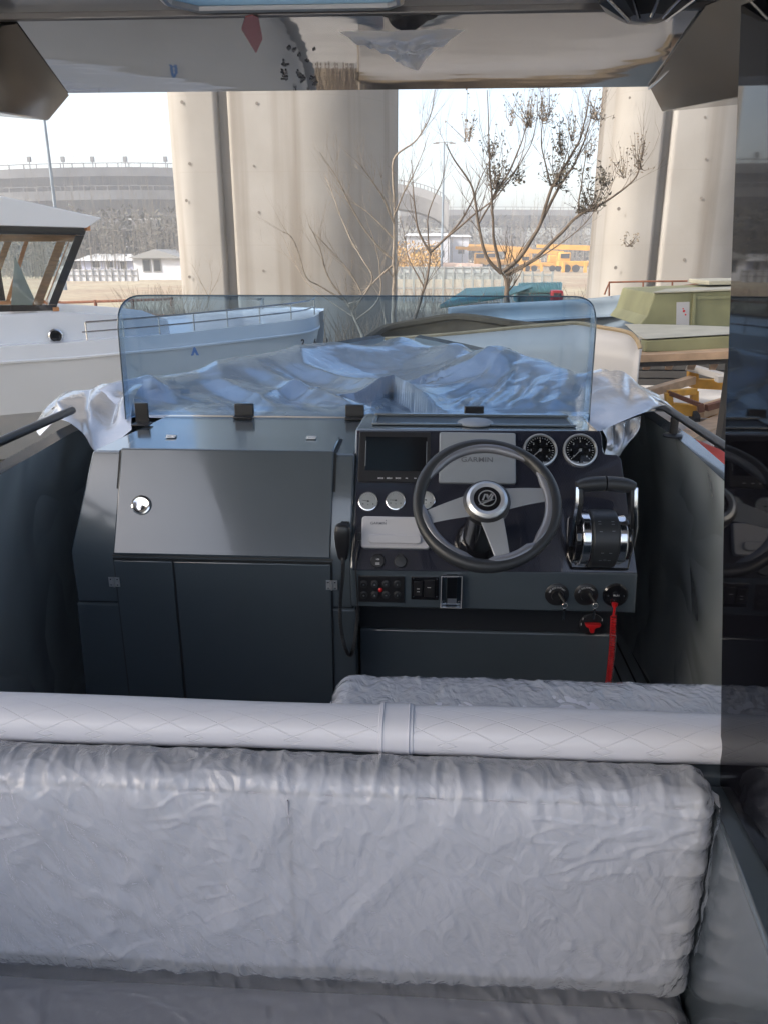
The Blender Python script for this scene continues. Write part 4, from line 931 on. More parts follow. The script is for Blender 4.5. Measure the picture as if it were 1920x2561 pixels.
foldsheet(([(1468, 935, 3.05), (1520, 928, 3.1), (1560, 930, 3.1), (1610, 975, 2.95), (1655, 1012, 2.80)], [(1470, 1078, 2.62), (1500, 1078, 2.60), (1540, 1060, 2.60), (1600, 1035, 2.66), (1652, 1018, 2.76)]), 0, 'tarp_fold', .022, k2=4, seed=8)
foldsheet(([(1505, 1075, 2.68), (1540, 1060, 2.70), (1575, 1048, 2.72), (1602, 1040, 2.72)], [(1508, 1142, 2.52), (1530, 1150, 2.52), (1548, 1140, 2.54), (1562, 1120, 2.58)]), 0, 'tarp_fold', .04, k2=5, seed=12)
print('cloth ok')
# ------------------------------------------------------------------ viaduct: piers in view, the deck they carry, and an unseen deck added overhead to shade the yard
def arc(cx, cy, r, a0, a1, n=10): return [(cx + r * math.cos(math.radians(a0 + (a1 - a0) * i / n)), cy + r * math.sin(math.radians(a0 + (a1 - a0) * i / n))) for i in range(n + 1)]
PY = 22.0
def pier(xa, xg0, xg1, xb, lb, rr=2.4, top=13.5):
    root = empty('viaduct_pier', ((xa + xb) / 2, PY + 1.5, GZ), lb, 'pier', 'concrete piers of the viaduct')
    d = 3.2
    for (x0, x1, rl, rr_) in ((xa, xg0, .75, .12), (xg1, xb, .12, rr)):
        pl = arc(x0 + rl, PY + rl, rl, 180, 270, 12) + arc(x1 - rr_, PY + rr_, rr_, 270, 360, 16) + arc(x1 - min(rr_, .7), PY + d - min(rr_, .7), min(rr_, .7), 0, 90, 6) + arc(x0 + rl, PY + d - rl, rl, 90, 180, 6)
        b = MB(); b.prism(pl, GZ - .2, top); b.build('shaft', CONC, root, smooth=.35)
    b = MB(); b.box(xg0 - .3, xg1 + .3, PY + .28, PY + d - .5, GZ - .2, top); b.build('web', CONC, root, smooth=0)
    rnd = random.Random(int(xa * 10)); TH = bpy.data.materials.get('tie_hole_grey') or mat('tie_hole_grey', (.17, .15, .13), .9)
    for x in (xg0 - .9, xg1 + .75):                # formwork tie holes
        for z in (1.2, 2.7, 3.9, 5.1): MB().lathe([(.04 * rnd.uniform(.7, 1.2), 0), (.03, -.006), (0, -.008)], frame(Vector((x + rnd.uniform(-.15, .15), PY - .002, z + rnd.uniform(-.3, .3))), FX, FZ, FN) @ T(0, 0, .012), 10).build('tie_hole', TH, root, smooth=0)
X_ = lambda px: at(px, 640, Y=PY).x
pier(X_(432), X_(564), X_(588), X_(984), 'broad concrete viaduct pier with a vertical groove, left of the bare trees')
pier(X_(1518), X_(1630), X_(1649), X_(1950), 'stained concrete viaduct pier with a vertical groove, behind the olive deckhouse')
def deck(nm, y0_, y1_, x0, x1, z): b = MB(); b.box(x0, x1, y0_, y1_, z, z + 1.6); b.box(x0, x1, y0_, y0_ + .3, z + 1.601, z + 2.7); b.box(x0, x1, y1_ - .3, y1_, z + 1.601, z + 2.7); return b.build(nm, CONCD, None, smooth=0)
tag(deck('viaduct_deck', PY - 1, PY + 5, -60, 60, 13.5), 'viaduct deck carried by the two big piers', 'viaduct')
tag(deck('viaduct_deck', -10.5, 2.0, -45, 60, 12.0), 'unseen wide viaduct deck added over the boat to shade it', 'viaduct')
# ------------------------------------------------------------------ white cabin boat on the left
root = empty('cabin_boat', (-3.2, 6.5, GZ), 'white cabin boat with wood trimmed wheelhouse windows and a bow rail, left of our boat', 'boat')
G0 = at(0, 868, Z=.60); G1 = at(872, 784, Z=.84); ga = Vector((G1.x - G0.x, G1.y - G0.y, 0)).normalized(); gn = Vector((-ga.y, ga.x, 0))
print('G', G0, G1, ga)
Lb = (Vector((G1.x, G1.y, 0)) - Vector((G0.x, G0.y, 0))).length
def gb(s, off, z): return Vector((G0.x, G0.y, 0)) + ga * s + gn * off + Vector((0, 0, z))
BW = 2.6
def halfw(s):                                     # distance of the near edge from the near line: it turns in at the bow
    t = max(0, (s - (Lb - .9)) / .9); return (BW / 2) * t ** 3.2
ss = list(np.linspace(-5.5, Lb - 1.0, 8)) + list(np.linspace(Lb - .85, Lb + .05, 14))
def zsh(s): return .60 + .24 * max(0, (s / Lb)) ** 1.6
for side in (0, 1):
    rows = []
    for s in ss:
        hw = halfw(s); z = zsh(s); o = lambda k: (hw + k) if side == 0 else (BW - hw - k)
        rows.append([tuple(gb(s, o(.06), z)), tuple(gb(s, o(0), z)), tuple(gb(s, o(-.01), z - .16)), tuple(gb(s, o(-.03), z - .17)), tuple(gb(s, o(-.03), z - .19)), tuple(gb(s, o(.02), z - .20)), tuple(gb(s - .1, o(.12), z - .8)), tuple(gb(s - .35, o(.45 if s < Lb - 1 else .2), -.4)), tuple(gb(s - .8, min(BW / 2, hw + 1.0) if side == 0 else max(BW / 2, BW - hw - 1.0), -.92))])
    A = np.array(rows); MB().grid(A[:, :4]).build('rub_rail', WHITEB, root, smooth=.4); MB().grid(A[:, 3:]).build('hull', HULLW, root, smooth=.6)
b = MB(); pl = [gb(s, halfw(s) + .05, zsh(s) - .02) for s in ss] + [gb(s, BW - halfw(s) - .05, zsh(s) - .02) for s in ss[::-1]]
b.v = pl; b.f = [tuple(range(len(pl)))]; b.build('foredeck', WHITEB, root, smooth=0)
# raised trunk in front of the wheelhouse
def gp(px, py, off): return atp(px, py, gb(0, off, 0), gn)
def gslab(name, pxs, off, th, m, par=root, bev=0): return MB().slab([gp(x, y, off) for x, y in pxs], gn * th).build(name, m, par, smooth=0, bevel=bev)
gslab('trunk', [(-60, 885), (-60, 790), (150, 779), (330, 790), (420, 800), (430, 850), (300, 857), (10, 880)], .32, 1.9, WHITEB, bev=.02)
# round hawse port
c = gp(140, 840, .318); b = MB(); M = frame(c, ga, FZ, -gn)
b.lathe([(.065, 0), (.085, .006), (.085, .02), (.068, .03), (.060, .012)], M, 32, cap=False); pr = b.build('porthole', STEEL, root); MB().lathe([(.064, .008), (0, .008)], M, 32).build('port_glass', BLACKG, pr)
# wheelhouse: side frame, inner wood, glass, roof
for off, nm in ((.40, 'wheelhouse_frame'), (2.2, 'wheelhouse_frame')):
    o_px = [(-500, 552), (219, 570), (141, 775), (-500, 790)]; i_px = [(-5, 580), (190, 588), (128, 762), (-5, 765)]
    if off < 1:
        fr = gslab(nm, [(-500, 552), (219, 570), (212, 588), (-500, 578)], off, .07, BLACKG); 
        gslab('frame_post', [(212, 588.5), (190, 588.5), (122, 762), (144, 762)], off, .07, BLACKG, fr); gslab('frame_sill', [(144, 762.5), (-500, 766), (-500, 790), (139, 777)], off, .07, BLACKG, fr)
        gslab('frame_post', [(-500, 640), (2, 672), (15, 752), (-500, 752)], off, .07, BLACKG, fr)
        gslab('window_pane', [(-500, 578), (190, 588), (128, 762), (-500, 765)], off + .03, .006, CLEAR, fr)
        gslab('wood_header', [(-500, 580), (190, 588), (182, 604), (-500, 604)], off + .075, .05, WOOD, fr)
        gslab('wood_post', [(165, 604.5), (142, 604.5), (82, 762), (106, 762)], off + .12, .06, WOOD, fr)
        gslab('wood_post', [(30, 604.5), (12, 604.5), (-22, 700), (-5, 700)], off + .12, .06, WOOD, fr)
    else:
        w0 = gp(219, 570, .40); w1 = gp(141, 775, .40); w2 = gp(-500, 552, .40); w3 = gp(-500, 790, .40)
        sh = gn * 1.8
        b = MB()
        for a_, c_ in ((w0, w1), (w0, w2), (w1, w3)): b.bar(a_ + sh, c_ + sh, .09, .05)
        a_ = w0.lerp(w2, .2); c_ = w1.lerp(w3, .2); b.bar(a_ + sh, c_ + sh, .07, .05); b.build(nm, WOOD, root, smooth=0)
        b = MB(); b.slab([w0 + ga * -.02, w1 + ga * -.02, w1 + sh + ga * -.02, w0 + sh + ga * -.02], ga * .006); b.build('front_pane', CLEAR, root, smooth=0)
        b = MB(); b.bar(w0 + gn * .9, w1 + gn * .9, .05, .06); b.bar(w0, w0 + sh, .07, .06); b.bar(w1, w1 + sh, .07, .06); b.build('front_mullion', WOOD, root, smooth=0)
gslab('roof', [(-500, 430), (0, 490), (90, 508), (255, 545), (250, 548.5), (218, 569.5), (-500, 551.5)], .25, 2.1, WHITEB, bev=.01)
b = MB(); a_ = gp(70, 640, 1.2); b.slab([gp(28, 765, 1.0), gp(38, 640, 1.0), gp(95, 765, 1.0)], gn * .01); b.build('chart_screen', mat('pale_blind', (.5, .6, .6), .5), root, smooth=0)
print('ga', ga, Lb)
# rails: low one on the trunk and the bow rail
b = MB()
def rr_(pts, r=.012): b.tube(catmull(pts, 6), r, 8)
rr_([gb(s, .10 + halfw(s), zsh(s) + .10) for s in np.linspace(.9, Lb - .3, 12)], .010); rr_([gb(s, .10 + halfw(s), zsh(s) + .21) for s in np.linspace(.95, Lb - .15, 12)], .012)
for s in np.linspace(.95, Lb - .35, 8): b.cyl(gb(s, .10 + halfw(s), zsh(s)), gb(s, .10 + halfw(s), zsh(s) + .21), .010, n=8)
b.cyl(gb(Lb - .8, BW / 2, zsh(Lb)), gb(Lb - .8, BW / 2, zsh(Lb) + .16), .03, n=10); b.bar(gb(Lb - .9, BW / 2 - .2, zsh(Lb) + .15), gb(Lb - .9, BW / 2 + .2, zsh(Lb) + .15), .05, .03); b.build('bow_rail', STEEL, root)
# lettering and mark on the bow
nM = lambda px, py: frame(gp(px, py, -.10) , ga, FZ, -gn)
def hpt(px, py):                                   # on the near side of the topsides
    p = gp(px, py, .0); s = (p - gb(0, 0, 0)).dot(ga); o = halfw(s) + .022
    return atp(px, py, gb(0, o, 0), gn), s
p, s_ = hpt(484, 877); b = MB(); M = frame(p - gn * .08, ga, FZ, -gn); b.prism([(-.05, -.05), (-.02, -.05), (0, -.01), (.02, -.05), (.05, -.05), (.01, .05), (-.01, .05)], 0, .004, M); b.build('hull_mark', mat('mark_blue', (.05, .2, .5), .4), root, smooth=0)
for i, ch in enumerate('2-6-10'.split('-')):
    p, s_ = hpt(754 + i * 30, 856 - i); sl_ = halfw(s_ + .05) - halfw(s_ - .05); a_ = (ga * .1 + gn * sl_).normalized()
    text(ch, .11, frame(p - gn * .06, a_, FZ, a_.cross(FZ)), 'hull_number', INK_REFL, root, .002, bold=.004)
# ------------------------------------------------------------------ open mould-built hull, centre right
root = empty('open_hull', (1.6, 8, GZ), 'unfinished beige open hull with brown bare inside and ragged rim, beyond the tarpaulin', 'boat')
near = [(905, 860, 8.9), (950, 848, 8.8), (1026, 843, 8.5), (1150, 833, 8.0), (1280, 820, 7.5), (1400, 810, 7.1), (1446, 808, 6.9), (1500, 818, 6.75), (1566, 830, 6.6), (1590, 848, 6.55), (1600, 872, 6.5)]
far = [(905, 858, 8.95), (935, 838, 9.3), (968, 820, 9.7), (1050, 805, 9.8), (1134, 793, 9.7), (1210, 799, 9.4), (1280, 810, 9.0), (1400, 826, 8.3), (1470, 838, 7.9), (1540, 850, 7.4), (1590, 860, 6.9)]
nt_ = catmull([at(x, y, Y=Y) for x, y, Y in near], 5); ft = catmull([at(x, y, Y=Y) for x, y, Y in far], 5)
rows = []
for p in nt_:
    q = Vector((p.x, p.y, p.z)); rows.append([tuple(q), tuple(q + Vector((.0, -.01, -.25))), tuple(q + Vector((-.01, .02, -.6))), tuple(q + Vector((-.06, .35, -1.15))), tuple(q + Vector((-.1, .9, -1.6)))])
o = MB().grid(np.array(rows)).build('near_side', BEIGEH, root, solid=.012)
rows = []
for p in ft: rows.append([tuple(p), tuple(p + Vector((0, .0, -.3))), tuple(p + Vector((0, -.12, -.9))), tuple(p + Vector((0, -.4, -1.4)))])
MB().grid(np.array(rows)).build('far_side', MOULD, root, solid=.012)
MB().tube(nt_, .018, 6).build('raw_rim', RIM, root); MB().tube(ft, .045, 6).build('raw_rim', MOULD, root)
q = nt_[-1]; MB().slab([q, q + Vector((-.02, .02, -.42)), q + Vector((.25, 1.2, -.5)), ft[-1]], (0.02, .02, 0)).build('transom', BEIGEH, root, smooth=0)
# ------------------------------------------------------------------ blue-grey steel hull behind it
root = empty('steel_hull', (3.2, 11.5, GZ), 'bare blue grey steel hull with a thin pipe rail, in front of the right pier', 'boat')
tp = [(1120, 770, 13.5), (1200, 762, 13.2), (1290, 757, 12.9), (1461, 748, 12.0), (1550, 738, 11.5), (1635, 728, 11.0)]
bt = [(1120, 860, 13.3), (1200, 860, 13.0), (1290, 850, 12.6), (1461, 850, 11.8), (1520, 850, 11.3), (1600, 812, 10.9)]
a_ = catmull([at(*q[:2], Y=q[2]) for q in tp], 5); c_ = catmull([at(*q[:2], Y=q[2]) for q in bt], 5); rows = []
for k in range(7):
    t = k / 6; rows.append([tuple(x.lerp(y, t) + Vector((0, .25 * math.sin(t * 3.1), 0))) for x, y in zip(a_, c_)])
MB().grid(np.array(rows)).build('hull_plate', STEELB, root, solid=.02)
b = MB(); b.v = [a_[0], a_[-1], a_[-1] + Vector((.2, 2.5, 0)), a_[0] + Vector((.2, 2.2, 0))]; b.v = [v - Vector((0, 0, .30)) for v in b.v]; b.f = [(0, 1, 2, 3)]; b.build('deck_plate', STEELB, root, smooth=0)
MB().slab([c_[0], c_[-1], c_[-1] + Vector((0, .3, -1.4)), c_[0] + Vector((0, .3, -.9))], (0, .05, 0)).build('keel_skirt', STEELB, root, smooth=0)
b = MB(); R_ = [at(1510, 737, Y=11.8), at(1522, 706, Y=11.8), at(1606, 704, Y=11.6), at(1718, 703, Y=11.4)]; b.tube(R_, .013, 6)
for x, y in ((1522, 730), (1607, 726), (1680, 722)): b.cyl(at(x, y + 10, Y=11.6), at(x, 705, Y=11.6), .012, n=6)
b.tube([at(1635, 724, Y=11.5), at(1700, 716, Y=11.5), at(1745, 710, Y=11.5)], .012, 6); b.build('pipe_rail', RUST, root)
# ------------------------------------------------------------------ olive deckhouse and the moulded deck below it
root = empty('olive_deckhouse', (4.4, 10.2, GZ), 'olive green moulded deckhouse with pale roof and a white notice on its wall', 'deckhouse')
YB = 9.6
def ob(name, pxs, Y, th, m, par, bev=0): return MB().slab([at(x, y, Y=Y) for x, y in pxs], (0, th, 0)).build(name, m, par, smooth=0, bevel=bev)
ob('front_wall', [(1636, 733), (1980, 720), (1980, 822), (1596, 815), (1616, 790)], YB, 1.6, OLIVE, root, .015)
ob('front_wall', [(1740, 741), (1980, 734), (1980, 742), (1740, 749)], YB - .03, .028, OLIVE, root); ob('corner_rib', [(1732, 735), (1740, 735), (1736, 815), (1728, 815)], YB - .04, .038, OLIVE, root)
MB().hull([at(1630, 733.5, Y=YB - .05), at(1985, 721, Y=YB - .05), at(1985, 716, Y=YB - .05), at(1630, 731, Y=YB - .05), at(1690, 716, Y=YB + 1.6), at(1985, 709, Y=YB + 1.6), at(1985, 716, Y=YB + 1.6)]).build('roof', OLIVET, root, smooth=0)
ob('roof_box', [(1771, 713), (1771, 702), (1900, 700), (1900, 711)], YB + .7, .8, OLIVET, root, .01)
nt2 = ob('notice', [(1691, 756), (1723, 755), (1722, 818), (1690, 817)], YB - .012, .01, WHITEP, root)
b = MB()
for x, y, s in ((1709, 778, 3.2), (1713, 787, 2.2), (1707, 772, 1.8)): b.lathe([(s * YB / 2000, 0), (0, .002)], frame(at(x, y, Y=YB - .014), FX, FZ, FN), 9)
b.build('red_mark', RED, nt2, smooth=0)
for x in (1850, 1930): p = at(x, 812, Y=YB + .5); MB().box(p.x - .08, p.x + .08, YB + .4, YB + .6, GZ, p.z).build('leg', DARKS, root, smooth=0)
root = empty('moulded_deck', (3.6, 8.8, GZ), 'olive moulded boat deck with dusty flat top, propped on raw timber, below the deckhouse', 'boat mould')
MB().hull([at(1598, 843, Y=8.4), at(1612, 848, Y=8.2), at(1985, 826, Y=8.0), at(1985, 823, Y=8.8), at(1700, 812, Y=9.4), at(1560, 810, Y=9.4), at(1600, 847, Y=8.4)]).build('dusty_top', OLIVET, root, smooth=0)
MB().hull([at(1600, 849, Y=8.38), at(1614, 852, Y=8.2), at(1985, 830, Y=8.0), at(1985, 868, Y=8.0), at(1612, 880, Y=8.2), at(1600, 876, Y=8.38), at(1985, 835, Y=9.2), at(1985, 865, Y=9.2), at(1605, 846, Y=9.2), at(1605, 872, Y=9.2)]).build('coaming_side', OLIVE, root, bevel=.01)
b = MB(); b.bar(at(1580, 893, Y=8.2), at(1990, 876, Y=7.8), .35, .07); b.build('raw_edge', LUMBER, root, smooth=0)
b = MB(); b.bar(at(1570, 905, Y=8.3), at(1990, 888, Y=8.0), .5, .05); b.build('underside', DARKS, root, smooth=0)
for x in (1626, 1682, 1738, 1792):
    b = MB(); b.bar(at(x, 893, Y=8.3), at(x - 12, 917, Y=8.9), .07, .07); b.build('rib', LUMBER, root, smooth=0)
for x, y0_, y1_ in ((1806, 882, 945), (1870, 880, 990), (1945, 880, 1000)):
    b = MB(); p = at(x, y0_, Y=8.6); b.bar(p, (p.x, p.y, GZ), .06, .06); b.build('prop', LUMBER, root, smooth=0)
rnd = random.Random(4); b = MB(); p = at(1560, 960, Y=16.6); q = at(1990, 960, Y=16.6)
for k in range(5): z = GZ + .16 * k; b.box(p.x + rnd.uniform(-.2, .2), q.x, 16.6 + rnd.uniform(-.1, .1), 18.2, z, z + .13)
tag(b.build('shade_stack', DARKS, None, smooth=0), 'dark stack standing in for the shade under the moulded deck', 'shade stand-in', kind=None)  # added dark layers take the place of the shaded zone
# ------------------------------------------------------------------ yellow cradles and loose boards on the ground at right
def beam(b, p, q, w, h): b.bar(p, q, w * 1.65, h * 1.65)
root = empty('yellow_cradle', (6.2, 13.4, GZ), 'yellow steel boat cradle with a wheel, standing on the dusty ground by our right rail', 'cradle')
Yc = 12.9
def ab(x, y, Y): return at(x, y, Y=Y)
b = MB(); beam(b, ab(1676, 1021, Yc), ab(1990, 1050, Yc + .2), .10, .11); b.build('front_beam', YEL, root, smooth=0, bevel=.005)
b = MB(); beam(b, ab(1730, 958, Yc + 1.2), ab(1990, 972, Yc + 1.2), .10, .10); b.build('rear_beam', YEL, root, smooth=0, bevel=.005)
b = MB(); beam(b, ab(1731, 965, Yc + 1.2), ab(1731, 917, Yc + 1.2), .09, .10); b.build('upright', YEL, root, smooth=0, bevel=.005)
b = MB(); beam(b, ab(1672, 1016, Yc), ab(1670, 982, Yc), .07, .07); beam(b, ab(1735, 1008, Yc + .4), ab(1735, 978, Yc + .4), .07, .07); beam(b, ab(1735, 978, Yc + .4), ab(1672, 984, Yc), .07, .06); b.build('small_frame', YEL, root, smooth=0, bevel=.004)
b = MB(); beam(b, ab(1720, 918, Yc + 1.1), ab(1830, 948, Yc + .6), .12, .06); beam(b, ab(1790, 948, Yc + .6), ab(1990, 930, Yc + .6), .12, .06); b.build('top_plate', mat('grey_plank', (.25, .23, .21), .8), root, smooth=0)
b = MB(); beam(b, ab(1670, 982, Yc - .02), ab(1752, 1014, Yc - .3), .035, .04); beam(b, ab(1765, 1020, Yc - .3), ab(1850, 996, Yc), .05, .06); beam(b, ab(1750, 1010, Yc - .3), ab(1752, 1030, Yc - .3), .05, .05); b.build('rusty_brace', RUST, root, smooth=0)
p = ab(1735, 1047, Yc); MB().lathe([(.0, -.05), (.08, -.06), (.14, -.055), (.15, 0), (.14, .055), (.08, .06), (0, .05)], frame(p, Vector((0, 0, 1)), Vector((0, 1, 0)), Vector((1, .2, 0)).normalized()), 24).build('wheel', TYRE, root)
def board(lb, a_, c_, w, h, m=LUMBER): b = MB(); b.bar(a_, c_, w * 1.5, h * 1.5); return tag(b.build('board', m, None, smooth=0, bevel=.004), lb, 'board', 'loose boards by the cradle')
board('long raw timber board running from the beige hull to the yellow upright', ab(1606, 986, Yc + .3), ab(1730, 950, Yc + 1.05), .10, .09)
board('thick raw timber board lying across the front yellow beam', ab(1748, 1030, Yc - .1), ab(1990, 955, Yc + .9), .13, .12)
board('raw timber board on the ground nearest our rail', at(1700, 1105, Z=GZ + .05), at(1900, 1010, Z=GZ + .05), .22, .09)
board('short timber board in front of the yellow cradle', at(1700, 1093, Z=GZ + .04), at(1842, 1080, Z=GZ + .04), .25, .07)
b = MB(); b.slab([at(1738, 1098, Z=-.35), at(1800, 1180, Z=-.35), at(1990, 1290, Z=-.35), at(1990, 1210, Z=-.35), at(1815, 1130, Z=-.35)], (0, 0, -.12)); o = tag(b.build('red_trestle', mat('red_paint', (.62, .05, .04), .45), None, bevel=.004), 'red painted trestle beside our hull on the right', 'trestle')
b = MB()
for q in (at(1790, 1125, Z=-.47), at(1960, 1225, Z=-.47)): b.box(q.x - .03, q.x + .03, q.y - .03, q.y + .03, GZ, -.47)
b.build('leg', bpy.data.materials['red_paint'], o, smooth=0)
# ------------------------------------------------------------------ teal roofed shed, small truck, rusty rail fence
root = empty('teal_shed', (1.5, 31, GZ), 'low shed with a corrugated teal roof behind the bare trees', 'shed')
def corr(px, Y0, Y1, m, nm, par, n=44):          # corrugated sheet between two eaves given in pixels
    (a0, a1), (b0, b1) = px; A0, A1 = at(*a0, Y=Y0), at(*a1, Y=Y0); B0, B1 = at(*b0, Y=Y1), at(*b1, Y=Y1); rows = [[], []]
    for i in range(n * 4 + 1):
        t = i / (n * 4); z = .05 * math.sin(i * math.pi / 2); rows[0].append(tuple(A0.lerp(A1, t) + Vector((0, 0, z)))); rows[1].append(tuple(B0.lerp(B1, t) + Vector((0, 0, z))))
    return MB().grid(np.array(rows)).build(nm, m, par, solid=.03, smooth=1)
corr((((1098, 768), (1255, 742)), ((1165, 724), (1330, 716))), 28, 33, TEAL, 'roof', root)
b = MB()
for x in (1112, 1160, 1215, 1250): p = at(x, 765, Y=29); b.bar((p.x, p.y, GZ), (p.x, p.y, p.z), .12, .12)
p = at(1110, 775, Y=29); q = at(1250, 765, Y=29); b.bar((p.x, 29, GZ + .5), (q.x, 29, GZ + .6), .08, .08); b.bar((p.x, 29, GZ + .9), (q.x, 29, GZ + .9), .08, .08); b.build('post', STEEL, root, smooth=0)
root = empty('cargo_truck', (3.7, 34, GZ), 'small flat truck with teal tarpaulin load and red cab beside the shed', 'truck')
corr((((1290, 732), (1402, 730)), ((1296, 709), (1404, 707))), 32, 34.5, TEAL, 'load_cover', root, 26)
b = MB(); p = at(1296, 735, Y=32); q = at(1402, 760, Y=32); b.box(p.x, q.x, 32, 34, q.z, p.z); b.build('cargo_bed', mat('teal_side', (.10, .30, .32), .6), root, smooth=0, bevel=.03)
b = MB(); p = at(1376, 726, Y=31.9); q = at(1405, 756, Y=31.9); b.box(p.x, q.x, 31.7, 33.6, q.z - .2, p.z); b.build('cab', RED, root, bevel=.08); b = MB(); b.box(p.x + .1, q.x - .1, 31.66, 31.69, q.z + .25, p.z - .1); b.build('windscreen', WIN, root, smooth=0)
for x in (1310, 1388): p = at(x, 770, Y=32); MB().cyl((p.x, 31.8, GZ + .4), (p.x, 32.1, GZ + .4), .4, n=18).build('wheel', TYRE, root)
root = empty('rusty_rail_fence', (-9, 24, GZ), 'low rusty pipe fence between the cabin boat and the left pier', 'fence')
b = MB(); L0 = at(150, 757, Y=24); L1 = at(430, 748, Y=23); b.tube([L0, L1], .04, 6); b.tube([L0 - Vector((0, 0, .45)), L1 - Vector((0, 0, .45))], .04, 6)
for t in (0, .33, .66, 1): p = L0.lerp(L1, t); b.cyl((p.x, p.y, GZ), (p.x, p.y, p.z + .05), .05, n=8)
b.build('rail', RUST, root)
b = MB(); p = at(300, 722, Y=23.5); b.bar((p.x, p.y, GZ), (p.x, p.y, p.z), .22, .2); q = at(314, 724, Y=23.5); b.bar((q.x, q.y, GZ), (q.x, q.y, q.z), .12, .12); tag(b.build('concrete_post', mat('brown_post', (.30, .19, .11), .9), None, smooth=0), 'stout brown post standing at the rusty pipe fence', 'post')
b = MB(); p = at(145, 760, Y=26); q = at(330, 760, Y=26); b.hull([Vector(v) for v in ((p.x - 3, 24.5, GZ - .05), (q.x + 1, 24.5, GZ - .05), (q.x, 26, -.1), (p.x - 3, 26, -.05), (p.x - 3, 30, GZ - .05), (q.x + 2, 30, GZ - .05))])
tag(b.build('earth_bank', mat('red_earth', (.36, .21, .13), .95, var=.3, vscale=1.2, bump=.5, bscale=3, bdist=.1), None), None, None, kind='structure')
# ------------------------------------------------------------------ far houses, panel fences, cranes
def house(lb, x0, x1, yt, yb, Y, roofh, roofm, wallm, wins, gable=False, group=None, depth=7):
    a_ = at(x0, yb, Y=Y); c_ = at(x1, yt, Y=Y); zb = GZ; w_ = c_.x - a_.x
    root = empty('house', ((a_.x + c_.x) / 2, Y, GZ), lb, 'house', group)
    MB().box(a_.x, c_.x, Y, Y + depth, zb, c_.z).build('wall', wallm, root, smooth=0)
    ov = .5; z = c_.z
    if gable: b = MB().hull([Vector(v) for v in ((a_.x - ov, Y - ov, z), (c_.x + ov, Y - ov, z), ((a_.x + c_.x) / 2, Y - ov, z + roofh), (a_.x - ov, Y + depth, z), (c_.x + ov, Y + depth, z), ((a_.x + c_.x) / 2, Y + depth, z + roofh))])
    else: b = MB().hull([Vector(v) for v in ((a_.x - ov, Y - ov, z), (c_.x + ov, Y - ov, z), (a_.x - ov, Y + depth, z), (c_.x + ov, Y + depth, z), (a_.x, Y + depth * .5, z + roofh), (c_.x, Y + depth * .5, z + roofh))])
    b.build('roof', roofm, root, smooth=0)
    for (wx, wz, ww, wh) in wins:
        f = MB().box(a_.x + wx * w_ - ww / 2, a_.x + wx * w_ + ww / 2, Y - .06, Y - .005, zb + wz, zb + wz + wh).build('window', WALLW if wallm is not WALLW else ROOFG, root, smooth=0)
        MB().box(a_.x + wx * w_ - ww / 2 + .12, a_.x + wx * w_ + ww / 2 - .12, Y - .09, Y - .065, zb + wz + .12, zb + wz + wh - .12).build('pane', WIN, f, smooth=0)
BLUEW = mat('pale_blue_wall', (.36, .38, .50), .8)
house('long low house with pale blue walls and pale sheet roof behind the white fence', 205, 336, 652, 690, 92, .75, ROOFW, BLUEW, [(.3, 1, 1, .9), (.55, 1, 1, .9), (.8, .4, .9, 1.5)])
house('white house with a grey gable roof and two tall windows, beside the left pier', 338, 452, 646, 697, 84, .9, ROOFG, WALLW, [(.28, .8, .9, 1.3), (.5, .8, .9, 1.3)], True)
house('small white block house behind the trees, left of the yellow cranes', 1015, 1120, 590, 640, 150, .5, ROOFW, WALLW, [(.3, 1.5, 2, 2), (.6, 1.5, 1.6, 2.6), (.85, 2, 1, 1.2)])
house('pale grey annex with one dark window, right of the small white block house', 1124, 1172, 592, 630, 155, .4, ROOFW, WALLW, [(.6, 2.6, 1.2, 1.4)])
def panel_fence(x0, x1, yt, Y, lb, m, n, h=None, mesh=False):
    a_ = at(x0, yt, Y=Y); c_ = at(x1, yt, Y=Y); root = empty('panel_fence', ((a_.x + c_.x) / 2, Y, GZ), lb, 'fence')
    if not mesh: MB().box(a_.x, c_.x, Y, Y + .06, GZ, a_.z).build('panel', m, root, smooth=0)
    b = MB()
    for i in range(n + 1):
        x = a_.x + (c_.x - a_.x) * i / n; b.box(x - .05, x + .05, Y - .12, Y - .005, GZ, a_.z + .1)
        if mesh and i < n:
            for k in range(1, 8): xx = x + (c_.x - a_.x) / n * k / 8; b.box(xx - .012, xx + .012, Y - .06, Y - .04, GZ + .1, a_.z)
        elif not mesh and i % 2: b.bar((x, Y - .1, a_.z - .1), (x + .5, Y - 1.0, GZ), .07, .07)
    for z in (a_.z - .1, (a_.z + GZ) / 2): b.box(a_.x, c_.x, Y - .10, Y - .03, z - .03, z + .03)
    b.build('frame', PANEL if mesh else ROOFG, root, smooth=0)
panel_fence(150, 345, 674, 80, 'white panel fence with slanted struts in front of the far houses', WALLW, 12)
panel_fence(978, 1290, 667, 88, 'pale green site fence below the yellow cranes', PANEL, 14)
panel_fence(985, 1380, 683, 45, 'thin teal wire mesh fence behind the teal shed', TEAL, 16, mesh=True)
